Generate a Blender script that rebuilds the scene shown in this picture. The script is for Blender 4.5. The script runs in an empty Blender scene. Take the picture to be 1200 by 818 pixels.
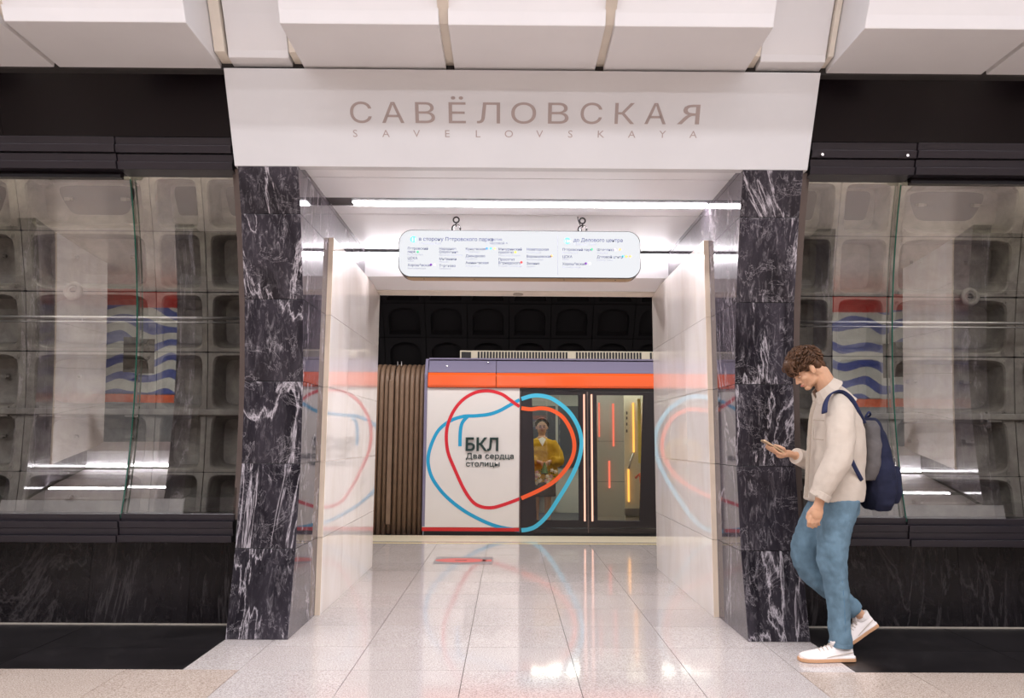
import bpy, bmesh, math, random
from mathutils import Vector, Matrix, Euler
R = math.radians
random.seed(7)
scene = bpy.context.scene
C = scene.collection

# ---------------------------------------------------------------- camera
F_PX, PITCH, YAW, ROLL, CAM_Z = 850.0, R(7.11), R(-0.27), R(0.33), 1.2
cam_data = bpy.data.cameras.new('camera')
cam = bpy.data.objects.new('camera', cam_data)
C.objects.link(cam)
cam_data.sensor_width = 36.0
cam_data.lens = 36.0 * F_PX / 1200.0
cam_data.clip_start = 0.05
CAM_M = (Matrix.Rotation(YAW, 4, 'Z') @ Matrix.Rotation(R(90) + PITCH, 4, 'X') @ Matrix.Rotation(ROLL, 4, 'Z'))
cam.matrix_world = Matrix.Translation((0, 0, CAM_Z)) @ CAM_M
scene.camera = cam

# ---------------------------------------------------------------- colour management, world
vs = scene.view_settings
scene.display_settings.display_device = 'sRGB'
vs.view_transform = 'Standard'; vs.look = 'None'; vs.gamma = 1.0; vs.use_curve_mapping = False
vs.exposure = 0.85
world = bpy.data.worlds.new('world'); scene.world = world
world.use_nodes = True
bgn = world.node_tree.nodes['Background']
bgn.inputs[0].default_value = (1.0, 0.96, 0.98, 1); bgn.inputs[1].default_value = 0.12

# ---------------------------------------------------------------- lamps of the hall (large ones)
def area(name, loc, rot, sx, sy, power, col, label, cat='lamp'):
    d = bpy.data.lights.new(name, 'AREA'); d.shape = 'RECTANGLE'; d.size = sx; d.size_y = sy
    d.energy = power; d.color = col
    o = bpy.data.objects.new(name, d); C.objects.link(o)
    o.location = loc; o.rotation_euler = rot
    return o
WARM = (0.96, 0.96, 1.02)
area('hall_light', (0, 1.15, 4.75), (R(0), 0, 0), 20.0, 0.35, 300, WARM, '')
area('hall_light', (0, -1.85, 4.75), (R(0), 0, 0), 20.0, 0.35, 430, WARM, '')
area('hall_uplight', (0, -0.34, 3.9), (R(180), 0, 0), 20.0, 0.8, 130, WARM, '')
area('platform_light', (0.07, 8.0, 3.35), (R(12), 0, 0), 8.0, 0.25, 75, (1.0, 0.96, 0.95), '')
area('platform_light', (0.07, -8.7, 3.35), (0, 0, 0), 20.0, 0.25, 260, (1.0, 0.96, 0.95), '')

CX = 0.07                                     # centre line of the portal
HY, HZ, HR = -0.34, 1.10, 5.0                 # axis and radius of the round hall
GR, GZ, GA = 4.3, 1.43, 4.77                  # the panes are bent a little tighter
def garc(z): return GA - GR + math.sqrt(GR*GR-(z-GZ)**2)
def arc(z, r=HR): return HY + math.sqrt(max(r*r - (z-HZ)**2, 0))

def at(px, py, D):                            # a pixel of the photograph at ground distance D in front of the camera
    v = CAM_M.to_3x3() @ Vector(((px-600)/F_PX, (409-py)/F_PX, -1))
    return Vector((0, 0, CAM_Z)) + v * (D / v.y)

# ---------------------------------------------------------------- materials
MATS = {}
def pm(name, col, rough=0.5, metal=0.0, spec=0.5, emis=None, es=0.0, coat=0.0):
    m = bpy.data.materials.new(name); m.use_nodes = True
    b = m.node_tree.nodes['Principled BSDF']
    b.inputs['Base Color'].default_value = (*col, 1)
    b.inputs['Roughness'].default_value = rough
    b.inputs['Metallic'].default_value = metal
    b.inputs['Specular IOR Level'].default_value = spec
    b.inputs['Coat Weight'].default_value = coat
    b.inputs['Coat Roughness'].default_value = 0.03
    if emis:
        b.inputs['Emission Color'].default_value = (*emis, 1); b.inputs['Emission Strength'].default_value = es
    MATS[name] = m
    return m
def nodes(m): return m.node_tree.nodes, m.node_tree.links, m.node_tree.nodes['Principled BSDF']
def coords(m, scale=(1, 1, 1), randomize=True):
    n, l, b = nodes(m)
    tc = n.new('ShaderNodeTexCoord'); mp = n.new('ShaderNodeMapping'); mp.inputs['Scale'].default_value = scale
    l.new(tc.outputs['Object'], mp.inputs['Vector'])
    if randomize:
        oi = n.new('ShaderNodeObjectInfo'); mu = n.new('ShaderNodeVectorMath'); mu.operation = 'SCALE'
        cb = n.new('ShaderNodeCombineXYZ')
        for i in range(3): l.new(oi.outputs['Random'], cb.inputs[i])
        l.new(cb.outputs[0], mu.inputs[0]); mu.inputs['Scale'].default_value = 37.0
        l.new(mu.outputs[0], mp.inputs['Location'])
    return mp.outputs[0]
def ramp(m, src, stops):
    n, l, b = nodes(m)
    r = n.new('ShaderNodeValToRGB'); e = r.color_ramp.elements
    while len(e) < len(stops): e.new(0.5)
    for i, (p, c) in enumerate(stops):
        e[i].position = p; e[i].color = (*c, 1) if len(c) == 3 else c
    l.new(src, r.inputs[0]); return r.outputs[0]
def noise(m, vec, scale, detail=4, rough=0.55, dist=0.0):
    n, l, b = nodes(m)
    t = n.new('ShaderNodeTexNoise'); t.inputs['Scale'].default_value = scale; t.inputs['Detail'].default_value = detail
    t.inputs['Roughness'].default_value = rough; t.inputs['Distortion'].default_value = dist
    l.new(vec, t.inputs['Vector']); return t.outputs['Fac']
def mixc(m, a, b_, fac, mode='MIX'):
    n, l, b = nodes(m)
    x = n.new('ShaderNodeMix'); x.data_type = 'RGBA'; x.blend_type = mode
    for s, v in ((6, a), (7, b_)):
        if isinstance(v, tuple): x.inputs[s].default_value = (*v, 1)
        else: l.new(v, x.inputs[s])
    if isinstance(fac, (int, float)): x.inputs[0].default_value = fac
    else: l.new(fac, x.inputs[0])
    return x.outputs[2]
def bump(m, src, strength=0.1, dist=0.01):
    n, l, b = nodes(m)
    k = n.new('ShaderNodeBump'); k.inputs['Strength'].default_value = strength; k.inputs['Distance'].default_value = dist
    l.new(src, k.inputs['Height']); l.new(k.outputs[0], b.inputs['Normal'])
def base(m, src): m.node_tree.links.new(src, nodes(m)[2].inputs['Base Color'])

def subtle(name, col, rough, var=0.06, scale=6, coat=0, spec=0.5, sc=(1, 1, 1), metal=0.0):
    m = pm(name, col, rough, metal=metal, coat=coat, spec=spec); v = coords(m, sc)
    f = noise(m, v, scale, 4)
    base(m, ramp(m, f, [(0.3, tuple(c*(1-var) for c in col)), (0.7, tuple(min(1, c*(1+var)) for c in col))]))
    return m
subtle('ceiling_white', (0.70, 0.685, 0.69), 0.45, 0.02, 3)
subtle('header_white', (0.61, 0.60, 0.605), 0.38, 0.02, 2.5)
pm('letter_grey', (0.36, 0.29, 0.27), 0.5)
subtle('soffit_white', (0.80, 0.79, 0.80), 0.35, 0.015, 2)
pm('joint_dark', (0.03, 0.026, 0.025), 0.7)
subtle('gap_brown', (0.34, 0.30, 0.25), 0.6, 0.1, 8)
subtle('gap_beige', (0.70, 0.63, 0.54), 0.5, 0.05, 8)

def dark_marble(name, b0, b1, vein, rough, amount):
    m = pm(name, b0, rough, coat=0.0, spec=0.25)
    v = coords(m)
    n, l, b = nodes(m)
    vr = n.new('ShaderNodeMapping'); vr.inputs['Rotation'].default_value = (0.2, 0.75, 0.3); vr.inputs['Scale'].default_value = (1.2, 1, 0.30)
    l.new(v, vr.inputs['Vector'])
    big = noise(m, vr.outputs[0], 3.0, 6, 0.6, 1.2)
    bc = ramp(m, big, [(0.35, b0), (0.65, b1)])
    fine = noise(m, vr.outputs[0], 30.0, 10, 0.74, 1.0)
    sp = ramp(m, fine, [(0.50, (0, 0, 0)), (0.60, (0.28, 0.28, 0.28)), (0.70, (1, 1, 1))])
    big2 = noise(m, v, 4.5, 3, 0.5, 0.4)
    msk = ramp(m, big2, [(0.38, (0.12, 0.12, 0.12)), (0.66, (0.9, 0.9, 0.9))])
    sp = mixc(m, (0, 0, 0), sp, msk)
    vo = noise(m, vr.outputs[0], 1.6, 8, 0.62, 1.0)
    ab = n.new('ShaderNodeMath'); ab.operation = 'SUBTRACT'; ab.inputs[1].default_value = 0.5; l.new(vo, ab.inputs[0])
    aa = n.new('ShaderNodeMath'); aa.operation = 'ABSOLUTE'; l.new(ab.outputs[0], aa.inputs[0])
    ln = ramp(m, aa.outputs[0], [(0.0, (1, 1, 1)), (0.006, (0.35, 0.35, 0.35)), (0.014, (0, 0, 0))])
    vo2 = noise(m, v, 3.1, 8, 0.7, 1.6)
    ab2 = n.new('ShaderNodeMath'); ab2.operation = 'SUBTRACT'; ab2.inputs[1].default_value = 0.56; l.new(vo2, ab2.inputs[0])
    aa2 = n.new('ShaderNodeMath'); aa2.operation = 'ABSOLUTE'; l.new(ab2.outputs[0], aa2.inputs[0])
    ln2 = ramp(m, aa2.outputs[0], [(0.0, (0.55, 0.55, 0.55)), (0.008, (0, 0, 0))])
    f = mixc(m, sp, ln, 1.0, 'ADD'); f = mixc(m, f, ln2, 1.0, 'ADD')
    fm = mixc(m, (0, 0, 0), f, amount)
    cl = n.new('ShaderNodeClamp'); l.new(fm, cl.inputs[0])
    base(m, mixc(m, bc, vein, cl.outputs[0]))
    return m
dark_marble('dark_marble', (0.010, 0.008, 0.011), (0.040, 0.034, 0.042), (0.55, 0.50, 0.53), 0.25, 0.75)
dark_marble('reveal_marble', (0.04, 0.034, 0.045), (0.10, 0.085, 0.10), (0.62, 0.57, 0.60), 0.045, 0.5)
nodes(MATS['reveal_marble'])[2].inputs['Specular IOR Level'].default_value = 0.9
dark_marble('black_granite', (0.004, 0.003, 0.0035), (0.010, 0.008, 0.009), (0.30, 0.26, 0.26), 0.22, 0.10)
dark_marble('black_floor', (0.006, 0.005, 0.0055), (0.014, 0.012, 0.013), (0.26, 0.23, 0.22), 0.30, 0.05)

m = pm('cream_marble', (0.80, 0.73, 0.66), 0.03, spec=0.85, coat=0.35)
v = coords(m, (1, 1, 0.25))
f = noise(m, v, 3.0, 6, 0.6, 0.8)
base(m, ramp(m, f, [(0.35, (0.80, 0.73, 0.67)), (0.6, (0.88, 0.83, 0.79))]))
subtle('cream_edge', (0.78, 0.64, 0.50), 0.4, 0.12, 9, sc=(1, 1, 0.3))

def granite(name, a, b_, c, rough):
    m = pm(name, b_, rough, spec=0.6, coat=0.10)
    v = coords(m)
    f = noise(m, v, 150.0, 3, 0.75)
    col = ramp(m, f, [(0.32, a), (0.48, b_), (0.66, c)])
    big = noise(m, v, 2.2, 3, 0.5)
    tint = ramp(m, big, [(0.3, (0.93, 0.91, 0.90)), (0.7, (1, 1, 1))])
    base(m, mixc(m, col, tint, 1.0, 'MULTIPLY'))
    oi = nodes(m)[0].new('ShaderNodeObjectInfo')
    return m
granite('floor_granite', (0.27, 0.235, 0.225), (0.55, 0.50, 0.475), (0.74, 0.69, 0.665), 0.08)
granite('floor_granite_dark', (0.25, 0.22, 0.21), (0.52, 0.475, 0.455), (0.70, 0.65, 0.63), 0.07)
granite('hall_granite', (0.24, 0.18, 0.145), (0.54, 0.445, 0.375), (0.74, 0.64, 0.56), 0.20)
pm('floor_joint', (0.11, 0.085, 0.07), 0.8)
subtle('edge_strip', (0.72, 0.64, 0.47), 0.35, 0.06, 20)
pm('yellow_line', (0.80, 0.66, 0.26), 0.4)

subtle('louvre_metal', (0.020, 0.016, 0.021), 0.32, 0.05, 8, metal=0.3)
subtle('frame_brown', (0.10, 0.072, 0.062), 0.35, 0.05, 8)
subtle('black_panel', (0.004, 0.002, 0.003), 0.10, 0.15, 3, spec=0.2)
pm('steel', (0.45, 0.43, 0.42), 0.3, metal=0.9)
pm('chrome', (0.75, 0.73, 0.71), 0.15, metal=1.0)
pm('black', (0.012, 0.011, 0.012), 0.4)
m = pm('cast_iron', (0.22, 0.20, 0.17), 0.55, metal=0.0)
v = coords(m); f = noise(m, v, 7.0, 8, 0.65, 0.4)
base(m, ramp(m, f, [(0.25, (0.11, 0.092, 0.082)), (0.5, (0.20, 0.18, 0.16)), (0.78, (0.31, 0.29, 0.25))]))
bump(m, f, 0.35, 0.02)
m = pm('tunnel_iron', (0.010, 0.007, 0.008), 0.8)
pm('lining_back', (0.05, 0.045, 0.045), 0.9)

def glass(name, tint, refl, rough=0.0):
    m = bpy.data.materials.new(name); m.use_nodes = True; n = m.node_tree.nodes; l = m.node_tree.links
    n.clear()
    out = n.new('ShaderNodeOutputMaterial'); mx = n.new('ShaderNodeMixShader')
    t = n.new('ShaderNodeBsdfTransparent'); t.inputs[0].default_value = (*tint, 1)
    g = n.new('ShaderNodeBsdfGlossy'); g.inputs['Roughness'].default_value = rough; g.inputs[0].default_value = (1, 1, 1, 1)
    fr = n.new('ShaderNodeLayerWeight'); fr.inputs[0].default_value = 0.5
    mr = n.new('ShaderNodeMapRange'); mr.inputs[1].default_value = 0.0; mr.inputs[2].default_value = 1.0
    mr.inputs[3].default_value = refl; mr.inputs[4].default_value = 1.0
    pw = n.new('ShaderNodeMath'); pw.operation = 'POWER'; pw.inputs[1].default_value = 3.0
    l.new(fr.outputs['Facing'], pw.inputs[0]); l.new(pw.outputs[0], mr.inputs[0])
    l.new(mr.outputs[0], mx.inputs[0]); l.new(t.outputs[0], mx.inputs[1]); l.new(g.outputs[0], mx.inputs[2])
    l.new(mx.outputs[0], out.inputs[0]); MATS[name] = m; return m
glass('wall_glass', (0.86, 0.86, 0.84), 0.24)
glass('train_glass', (0.85, 0.81, 0.72), 0.04)
pm('glass_edge', (0.01, 0.09, 0.06), 0.1)

def emit(name, col, s):
    m = bpy.data.materials.new(name); m.use_nodes = True; n = m.node_tree.nodes; l = m.node_tree.links
    n.clear(); out = n.new('ShaderNodeOutputMaterial'); e = n.new('ShaderNodeEmission')
    e.inputs[0].default_value = (*col, 1); e.inputs[1].default_value = s; l.new(e.outputs[0], out.inputs[0]); MATS[name] = m
emit('led_white', (1.0, 0.95, 1.0), 21)
emit('led_lining', (1.0, 0.93, 0.74), 8)
emit('sign_light', (0.95, 0.96, 1.0), 0.52)
emit('led_salmon', (1.0, 0.50, 0.36), 0.85)
emit('led_red', (1.0, 0.22, 0.16), 0.75)
emit('led_amber', (1.0, 0.48, 0.10), 1.3)
emit('train_lamp', (0.80, 0.93, 1.0), 12)
emit('screen_glow', (0.75, 0.85, 1.0), 0.7)

subtle('train_white', (0.74, 0.70, 0.67), 0.25, 0.015, 3)
pm('train_orange', (0.86, 0.115, 0.018), 0.16, coat=0.5)
pm('train_lilac', (0.20, 0.18, 0.27), 0.35)
pm('train_red', (0.62, 0.02, 0.02), 0.3)
pm('line_red', (0.66, 0.015, 0.03), 0.4)
pm('line_orange', (0.90, 0.11, 0.02), 0.4)
pm('line_blue', (0.01, 0.34, 0.60), 0.4)
pm('line_cyan', (0.06, 0.50, 0.72), 0.4)
pm('text_dark', (0.01, 0.035, 0.03), 0.5)
pm('door_frame', (0.018, 0.014, 0.015), 0.22)
pm('door_trim', (0.11, 0.075, 0.065), 0.3)
subtle('bellows_rubber', (0.20, 0.125, 0.08), 0.5, 0.1, 10)
subtle('roof_beige', (0.62, 0.55, 0.42), 0.5, 0.04, 10)
pm('train_inner', (0.48, 0.46, 0.42), 0.4)
pm('train_inner_cream', (0.66, 0.62, 0.50), 0.4)
pm('train_inner_dark', (0.08, 0.08, 0.10), 0.4)
pm('seat_blue', (0.05, 0.09, 0.22), 0.6)
m = pm('wave_pattern', (0.7, 0.7, 0.7), 0.3)
n, l, b = nodes(m); tc = n.new('ShaderNodeTexCoord'); wv = n.new('ShaderNodeTexWave')
wv.bands_direction = 'Z'; wv.inputs['Scale'].default_value = 0.9; wv.inputs['Distortion'].default_value = 7.0; wv.inputs['Detail'].default_value = 0.5
l.new(tc.outputs['Object'], wv.inputs[0])
base(m, ramp(m, wv.outputs['Fac'], [(0.0, (0.05, 0.10, 0.42)), (0.42, (0.05, 0.10, 0.42)), (0.48, (0.72, 0.74, 0.66)), (1, (0.72, 0.74, 0.66))]))

# sign inks
pm('ink', (0.06, 0.07, 0.14), 1.0, spec=0.0); pm('ink_pale', (0.26, 0.27, 0.36), 1.0, spec=0.0)
pm('dot_cyan', (0.10, 0.42, 0.52), 0.9, spec=0.1); pm('dot_green', (0.10, 0.55, 0.28), 0.5); pm('dot_purple', (0.20, 0.05, 0.40), 0.5)
pm('dot_blue', (0.05, 0.22, 0.65), 0.5); pm('dot_orange', (0.90, 0.40, 0.15), 0.5); pm('dot_yellow', (0.70, 0.60, 0.08), 0.5)
pm('dot_red', (0.70, 0.06, 0.06), 0.5); pm('dot_pink', (0.75, 0.60, 0.65), 0.5); pm('dot_white', (0.95, 0.97, 1), 0.5)
pm('sign_bottom', (0.36, 0.24, 0.13), 0.5)
pm('sticker_grey', (0.25, 0.22, 0.23), 0.3); pm('sticker_red', (0.72, 0.10, 0.08), 0.3)

# people
def skinm(name, col):
    m = pm(name, col, 0.5); b = nodes(m)[2]
    v = coords(m, randomize=False); f = noise(m, v, 22, 3)
    base(m, ramp(m, f, [(0.3, tuple(c*0.92 for c in col)), (0.7, tuple(min(1, c*1.06) for c in col))]))
    b.inputs['Subsurface Weight'].default_value = 0.08; b.inputs['Subsurface Radius'].default_value = (0.02, 0.008, 0.004)
    return m
skinm('skin', (0.56, 0.31, 0.185)); skinm('skin_woman', (0.66, 0.40, 0.28))
pm('lip', (0.50, 0.16, 0.13), 0.45); pm('eye_white', (0.75, 0.70, 0.66), 0.3); pm('eye_dark', (0.02, 0.012, 0.01), 0.3)
def cloth(name, col, var, scale, rough=0.85, sc=(1, 1, 1), bs=0.25):
    m = pm(name, col, rough, spec=0.25); v = coords(m, sc, randomize=False)
    f = noise(m, v, scale, 6, 0.6, 0.4)
    base(m, ramp(m, f, [(0.3, tuple(c*(1-var) for c in col)), (0.7, tuple(min(1, c*(1+var)) for c in col))]))
    g = noise(m, v, scale*3, 4); bump(m, g, bs, 0.006); return m
cloth('jacket_cream', (0.52, 0.445, 0.375), 0.05, 10)
cloth('jacket_seam', (0.36, 0.30, 0.24), 0.05, 10)
cloth('jeans_blue', (0.115, 0.185, 0.24), 0.28, 11, sc=(1, 1, 0.6))
cloth('denim_seam', (0.08, 0.17, 0.26), 0.1, 20)
cloth('navy_fabric', (0.012, 0.014, 0.034), 0.3, 12)
cloth('grey_fabric', (0.10, 0.09, 0.088), 0.2, 12)
cloth('strap_navy', (0.022, 0.028, 0.075), 0.2, 30)
cloth('shoe_white', (0.80, 0.73, 0.70), 0.05, 14, 0.55)
pm('sole_gum', (0.55, 0.30, 0.16), 0.6)
m = cloth('hair_brown', (0.075, 0.035, 0.017), 0.45, 30, 0.5, bs=0.3); cloth('hair_dark', (0.02, 0.01, 0.008), 0.4, 30, 0.5)
cloth('coat_yellow', (0.62, 0.38, 0.03), 0.12, 12); cloth('trousers_black', (0.02, 0.018, 0.022), 0.2, 12)
pm('phone_gold', (0.60, 0.42, 0.26), 0.3, metal=0.4); pm('phone_screen', (0.02, 0.02, 0.025), 0.1)
pm('leaf', (0.05, 0.14, 0.04), 0.6); pm('petal', (0.78, 0.74, 0.66), 0.6); pm('petal_pink', (0.60, 0.35, 0.42), 0.6)
pm('watch', (0.75, 0.72, 0.66), 0.3, metal=0.5)

# ---------------------------------------------------------------- mesh helpers
class MB:
    def __init__(s): s.v = []; s.f = []
    def add(s, vs, fs):
        o = len(s.v); s.v += [tuple(x) for x in vs]; s.f += [tuple(i+o for i in f) for f in fs]; return s
    def box(s, x0, x1, y0, y1, z0, z1):
        return s.add([(x0,y0,z0),(x1,y0,z0),(x1,y1,z0),(x0,y1,z0),(x0,y0,z1),(x1,y0,z1),(x1,y1,z1),(x0,y1,z1)],
                     [(0,3,2,1),(4,5,6,7),(0,1,5,4),(1,2,6,5),(2,3,7,6),(3,0,4,7)])
    def prism(s, poly, a, b, axis='x'):
        """poly: 2-D outline; axis x -> (y,z), y -> (x,z), z -> (x,y)"""
        def P(p, t): return {'x': (t, p[0], p[1]), 'y': (p[0], t, p[1]), 'z': (p[0], p[1], t)}[axis]
        n = len(poly)
        vs = [P(p, a) for p in poly] + [P(p, b) for p in poly]
        fs = [tuple(range(n))[::-1], tuple(range(n, 2*n))] + [(i, (i+1) % n, n+(i+1) % n, n+i) for i in range(n)]
        return s.add(vs, fs)
    def loft(s, rings, cap=True):
        n = len(rings[0]); vs = [p for r in rings for p in r]; fs = []
        for k in range(len(rings)-1):
            for i in range(n): fs.append((k*n+i, k*n+(i+1) % n, (k+1)*n+(i+1) % n, (k+1)*n+i))
        if cap: fs += [tuple(range(n))[::-1], tuple(range((len(rings)-1)*n, len(rings)*n))]
        return s.add(vs, fs)
    def tube(s, pts, rad, n=8, flat=1.0, side=None, round_ends=False):
        pts = [Vector(p) for p in pts]; m = len(pts)
        if not hasattr(rad, '__len__'): rad = [rad]*m
        rings = []; u = None
        for i, p in enumerate(pts):
            t = (pts[min(i+1, m-1)] - pts[max(i-1, 0)]).normalized()
            if side is not None: u = Vector(side) - t*t.dot(Vector(side))
            elif u is None: u = t.orthogonal()
            else: u = u - t*u.dot(t)
            u.normalize(); w = t.cross(u)
            rings.append([p + u*math.cos(a)*rad[i] + w*math.sin(a)*rad[i]*flat for a in (2*math.pi*k/n for k in range(n))])
            if round_ends and i == 0:
                pre = []
                for q in (0.9, 0.6): 
                    c_ = math.sqrt(1-q*q)
                    pre.append([p - t*rad[0]*q + (x-p)*c_ for x in rings[0]])
                t0 = pre
            if round_ends and i == m-1:
                post = []
                for q in (0.6, 0.9):
                    c_ = math.sqrt(1-q*q)
                    post.append([p + t*rad[-1]*q + (x-p)*c_ for x in rings[-1]])
                rings = t0 + rings + post
        return s.loft(rings)
    def ball(s, c, r, rot=None, n=12, m=8):
        c = Vector(c)
        if not hasattr(r, '__len__'): r = (r, r, r)
        M = rot if rot is not None else Matrix.Identity(3)
        rings = []
        for j in range(1, m):
            ph = math.pi*j/m
            rings.append([c + M @ Vector((r[0]*math.sin(ph)*math.cos(a), r[1]*math.sin(ph)*math.sin(a), r[2]*math.cos(ph))) for a in (2*math.pi*k/n for k in range(n))][::-1])
        o = len(s.v); s.loft(rings, cap=False)
        s.v += [tuple(c + M @ Vector((0, 0, r[2]))), tuple(c - M @ Vector((0, 0, r[2])))]
        a, b = len(s.v)-2, len(s.v)-1; k0 = o; k1 = o+(m-2)*n
        for i in range(n):
            s.f.append((a, k0+(i+1) % n, k0+i)); s.f.append((b, k1+i, k1+(i+1) % n))
        return s
    def torus(s, c, r1, r2, ax='y', n=18, m=8):
        rings = []
        for i in range(n):
            a = 2*math.pi*i/n
            ring = []
            for j in range(m):
                b = 2*math.pi*j/m; q = r1 + r2*math.cos(b); h = r2*math.sin(b)
                v = {'y': (q*math.cos(a), h, q*math.sin(a)), 'x': (h, q*math.cos(a), q*math.sin(a)), 'z': (q*math.cos(a), q*math.sin(a), h)}[ax]
                ring.append(Vector(c)+Vector(v))
            rings.append(ring)
        o = len(s.v); s.loft(rings, cap=False)
        k = o+(n-1)*m
        for j in range(m): s.f.append((k+j, k+(j+1) % m, o+(j+1) % m, o+j))
        return s
    def mesh(s, name, mat=None, smooth=False):
        me = bpy.data.meshes.new(name); me.from_pydata(s.v, [], s.f)
        bm = bmesh.new(); bm.from_mesh(me); bmesh.ops.recalc_face_normals(bm, faces=bm.faces); bm.to_mesh(me); bm.free()
        if mat: me.materials.append(MATS[mat] if isinstance(mat, str) else mat)
        if smooth: me.polygons.foreach_set('use_smooth', [True]*len(me.polygons))
        return me
    def build(s, name, mat, parent=None, smooth=False, bevel=0, local=False):
        me = s.mesh(name, mat, smooth)
        return put(name, me, parent, bevel, local)
def put(name, me, parent=None, bevel=0, local=False):
    """mesh written in world coordinates; a child keeps its world place unless local"""
    o = bpy.data.objects.new(name, me); C.objects.link(o)
    if parent is not None:
        o.parent = parent
        if not local: o.matrix_parent_inverse = WM[parent.name].inverted()
    WM[o.name] = WM[parent.name].copy() if (parent is not None and local) else Matrix.Identity(4)
    if bevel:
        b = o.modifiers.new('bevel', 'BEVEL'); b.width = bevel; b.segments = 2; b.limit_method = 'ANGLE'
    return o
WM = {}
def tag(o, label=None, cat=None, group=None, kind=None):
    if label: o['label'] = label
    if cat: o['category'] = cat
    if group: o['group'] = group
    if kind: o['kind'] = kind
    return o
def root(name, loc, label=None, cat=None, group=None, kind=None, rotz=0):
    o = bpy.data.objects.new(name, None); C.objects.link(o); o.location = loc; o.rotation_euler = (0, 0, rotz)
    o.empty_display_size = 0.1
    WM[o.name] = Matrix.Translation(loc) @ Matrix.Rotation(rotz, 4, 'Z')
    return tag(o, label, cat, group, kind)
def struct(o, label=None): return tag(o, label, None, None, 'structure')
def text_mesh(name, s, size, mat, loc, rot=(R(90), 0, 0), sx=1.0, extrude=0.0, offset=0.0, align='LEFT', parent=None, spacing=1.0, bevel=0.0):
    cu = bpy.data.curves.new(name, 'FONT'); cu.body = s; cu.size = size; cu.extrude = extrude; cu.offset = offset
    cu.align_x = align; cu.space_character = spacing; cu.resolution_u = 3; cu.bevel_depth = bevel; cu.bevel_resolution = 0
    t = bpy.data.objects.new('tmp', cu); C.objects.link(t)
    dg = bpy.context.evaluated_depsgraph_get(); dg.update()
    me = bpy.data.meshes.new_from_object(t.evaluated_get(dg)); bpy.data.objects.remove(t)
    me.transform(Matrix.Translation(loc) @ (Euler(rot).to_matrix().to_4x4() if not isinstance(rot, Matrix) else rot) @ Matrix.Diagonal((sx, 1, 1, 1)))
    me.name = name; me.materials.clear(); me.materials.append(MATS[mat])
    return put(name, me, parent)
def catmull(pts, n=6, closed=False):
    P = [Vector(p) for p in pts]; out = []
    for i in range(len(P)-1):
        p0, p1, p2, p3 = P[max(i-1, 0)], P[i], P[i+1], P[min(i+2, len(P)-1)]
        for k in range(n):
            t = k/n
            out.append(0.5*((2*p1)+(p2-p0)*t+(2*p0-5*p1+4*p2-p3)*t*t+(3*p1-p0-3*p2+p3)*t**3))
    out.append(P[-1]); return out
OPP = []                                      # pieces repeated on the far side of the hall
# ================================================================ THE HALL
# ---------------------------------------------------------------- floor
floor = struct(root('floor', (0, 0, 0)), 'pale speckled granite tile floor of the hall and platform')
MB().box(-14, 14, -11, 9.33, -0.2, -0.012).build('screed', 'floor_joint', floor)
LX, RX = -1.69, 1.83                          # ends of the black floor strips
def tile(x0, x1, y0, y1, mat, z=0.0):
    g = 0.0018
    return MB().box(x0+g, x1-g, y0+g, y1-g, -0.03, z).build('floor_tile', mat, floor)
xs = [-0.225 + 0.585*k for k in range(-7, 8)]
ys_hall = [2.9, 3.46, 3.92]
ys = [4.40, 4.885, 5.37, 5.855, 6.34, 6.825, 7.31, 7.795, 8.28, 8.78]
def clipx(x0, x1, lo, hi): return max(x0, lo), min(x1, hi)
for i in range(len(xs)-1):
    for a, b in ((2.9, 3.43), (3.43, 3.97)):
        tile(xs[i], xs[i+1], a, b, 'floor_granite' if xs[i] > -1.6 and xs[i+1] < 2.0 else 'hall_granite')
    a, b = clipx(xs[i], xs[i+1], LX, RX)
    if b-a > 0.02:
        tile(a, b, 3.97, 4.40, 'floor_granite')
        for k in range(len(ys)-1):
            c, d = clipx(a, b, CX-1.40 if ys[k] > 4.8 else LX, CX+1.40 if ys[k] > 4.8 else RX)
            if d-c > 0.02 and ys[k] < 7.3: tile(c, d, ys[k], ys[k+1], 'floor_granite' if (i*3+k) % 4 else 'floor_granite_dark')
    for k in range(len(ys)-1):
        if ys[k] >= 7.3: tile(xs[i], xs[i+1], ys[k], ys[k+1], 'floor_granite')
MB().box(-5, 5, 8.785, 9.12, -0.03, 0.0).build('edge_strip', 'edge_strip', floor)
MB().box(-5, 5, 8.62, 8.665, -0.02, 0.0008).build('warning_line', 'yellow_line', floor)
MB().box(-5, 5, 9.122, 9.33, -0.03, 0.0).build('platform_edge', 'edge_strip', floor)
# rear part of the hall floor (behind the camera) and the opposite platform
MB().box(-14, 14, -11, 2.898, -0.03, 0.0).build('hall_floor_field', 'hall_granite', floor)
for lo, hi in ((-4.4, LX), (RX, 4.5)):
    w = 1.0; x = hi if hi == LX else lo; sgn = -1 if hi == LX else 1
    x = LX if sgn < 0 else RX
    while lo-0.01 < x < hi+0.01 and abs(x) < 4.4:
        x2 = x + sgn*w
        for a, b in ((3.97, 4.36), (4.36, 4.95)):
            g = 0.0018
            MB().box(min(x, x2)+g, max(x, x2)-g, a+g, b, -0.03, 0.0).build('black_floor_tile', 'black_floor', floor)
        x = x2

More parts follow.
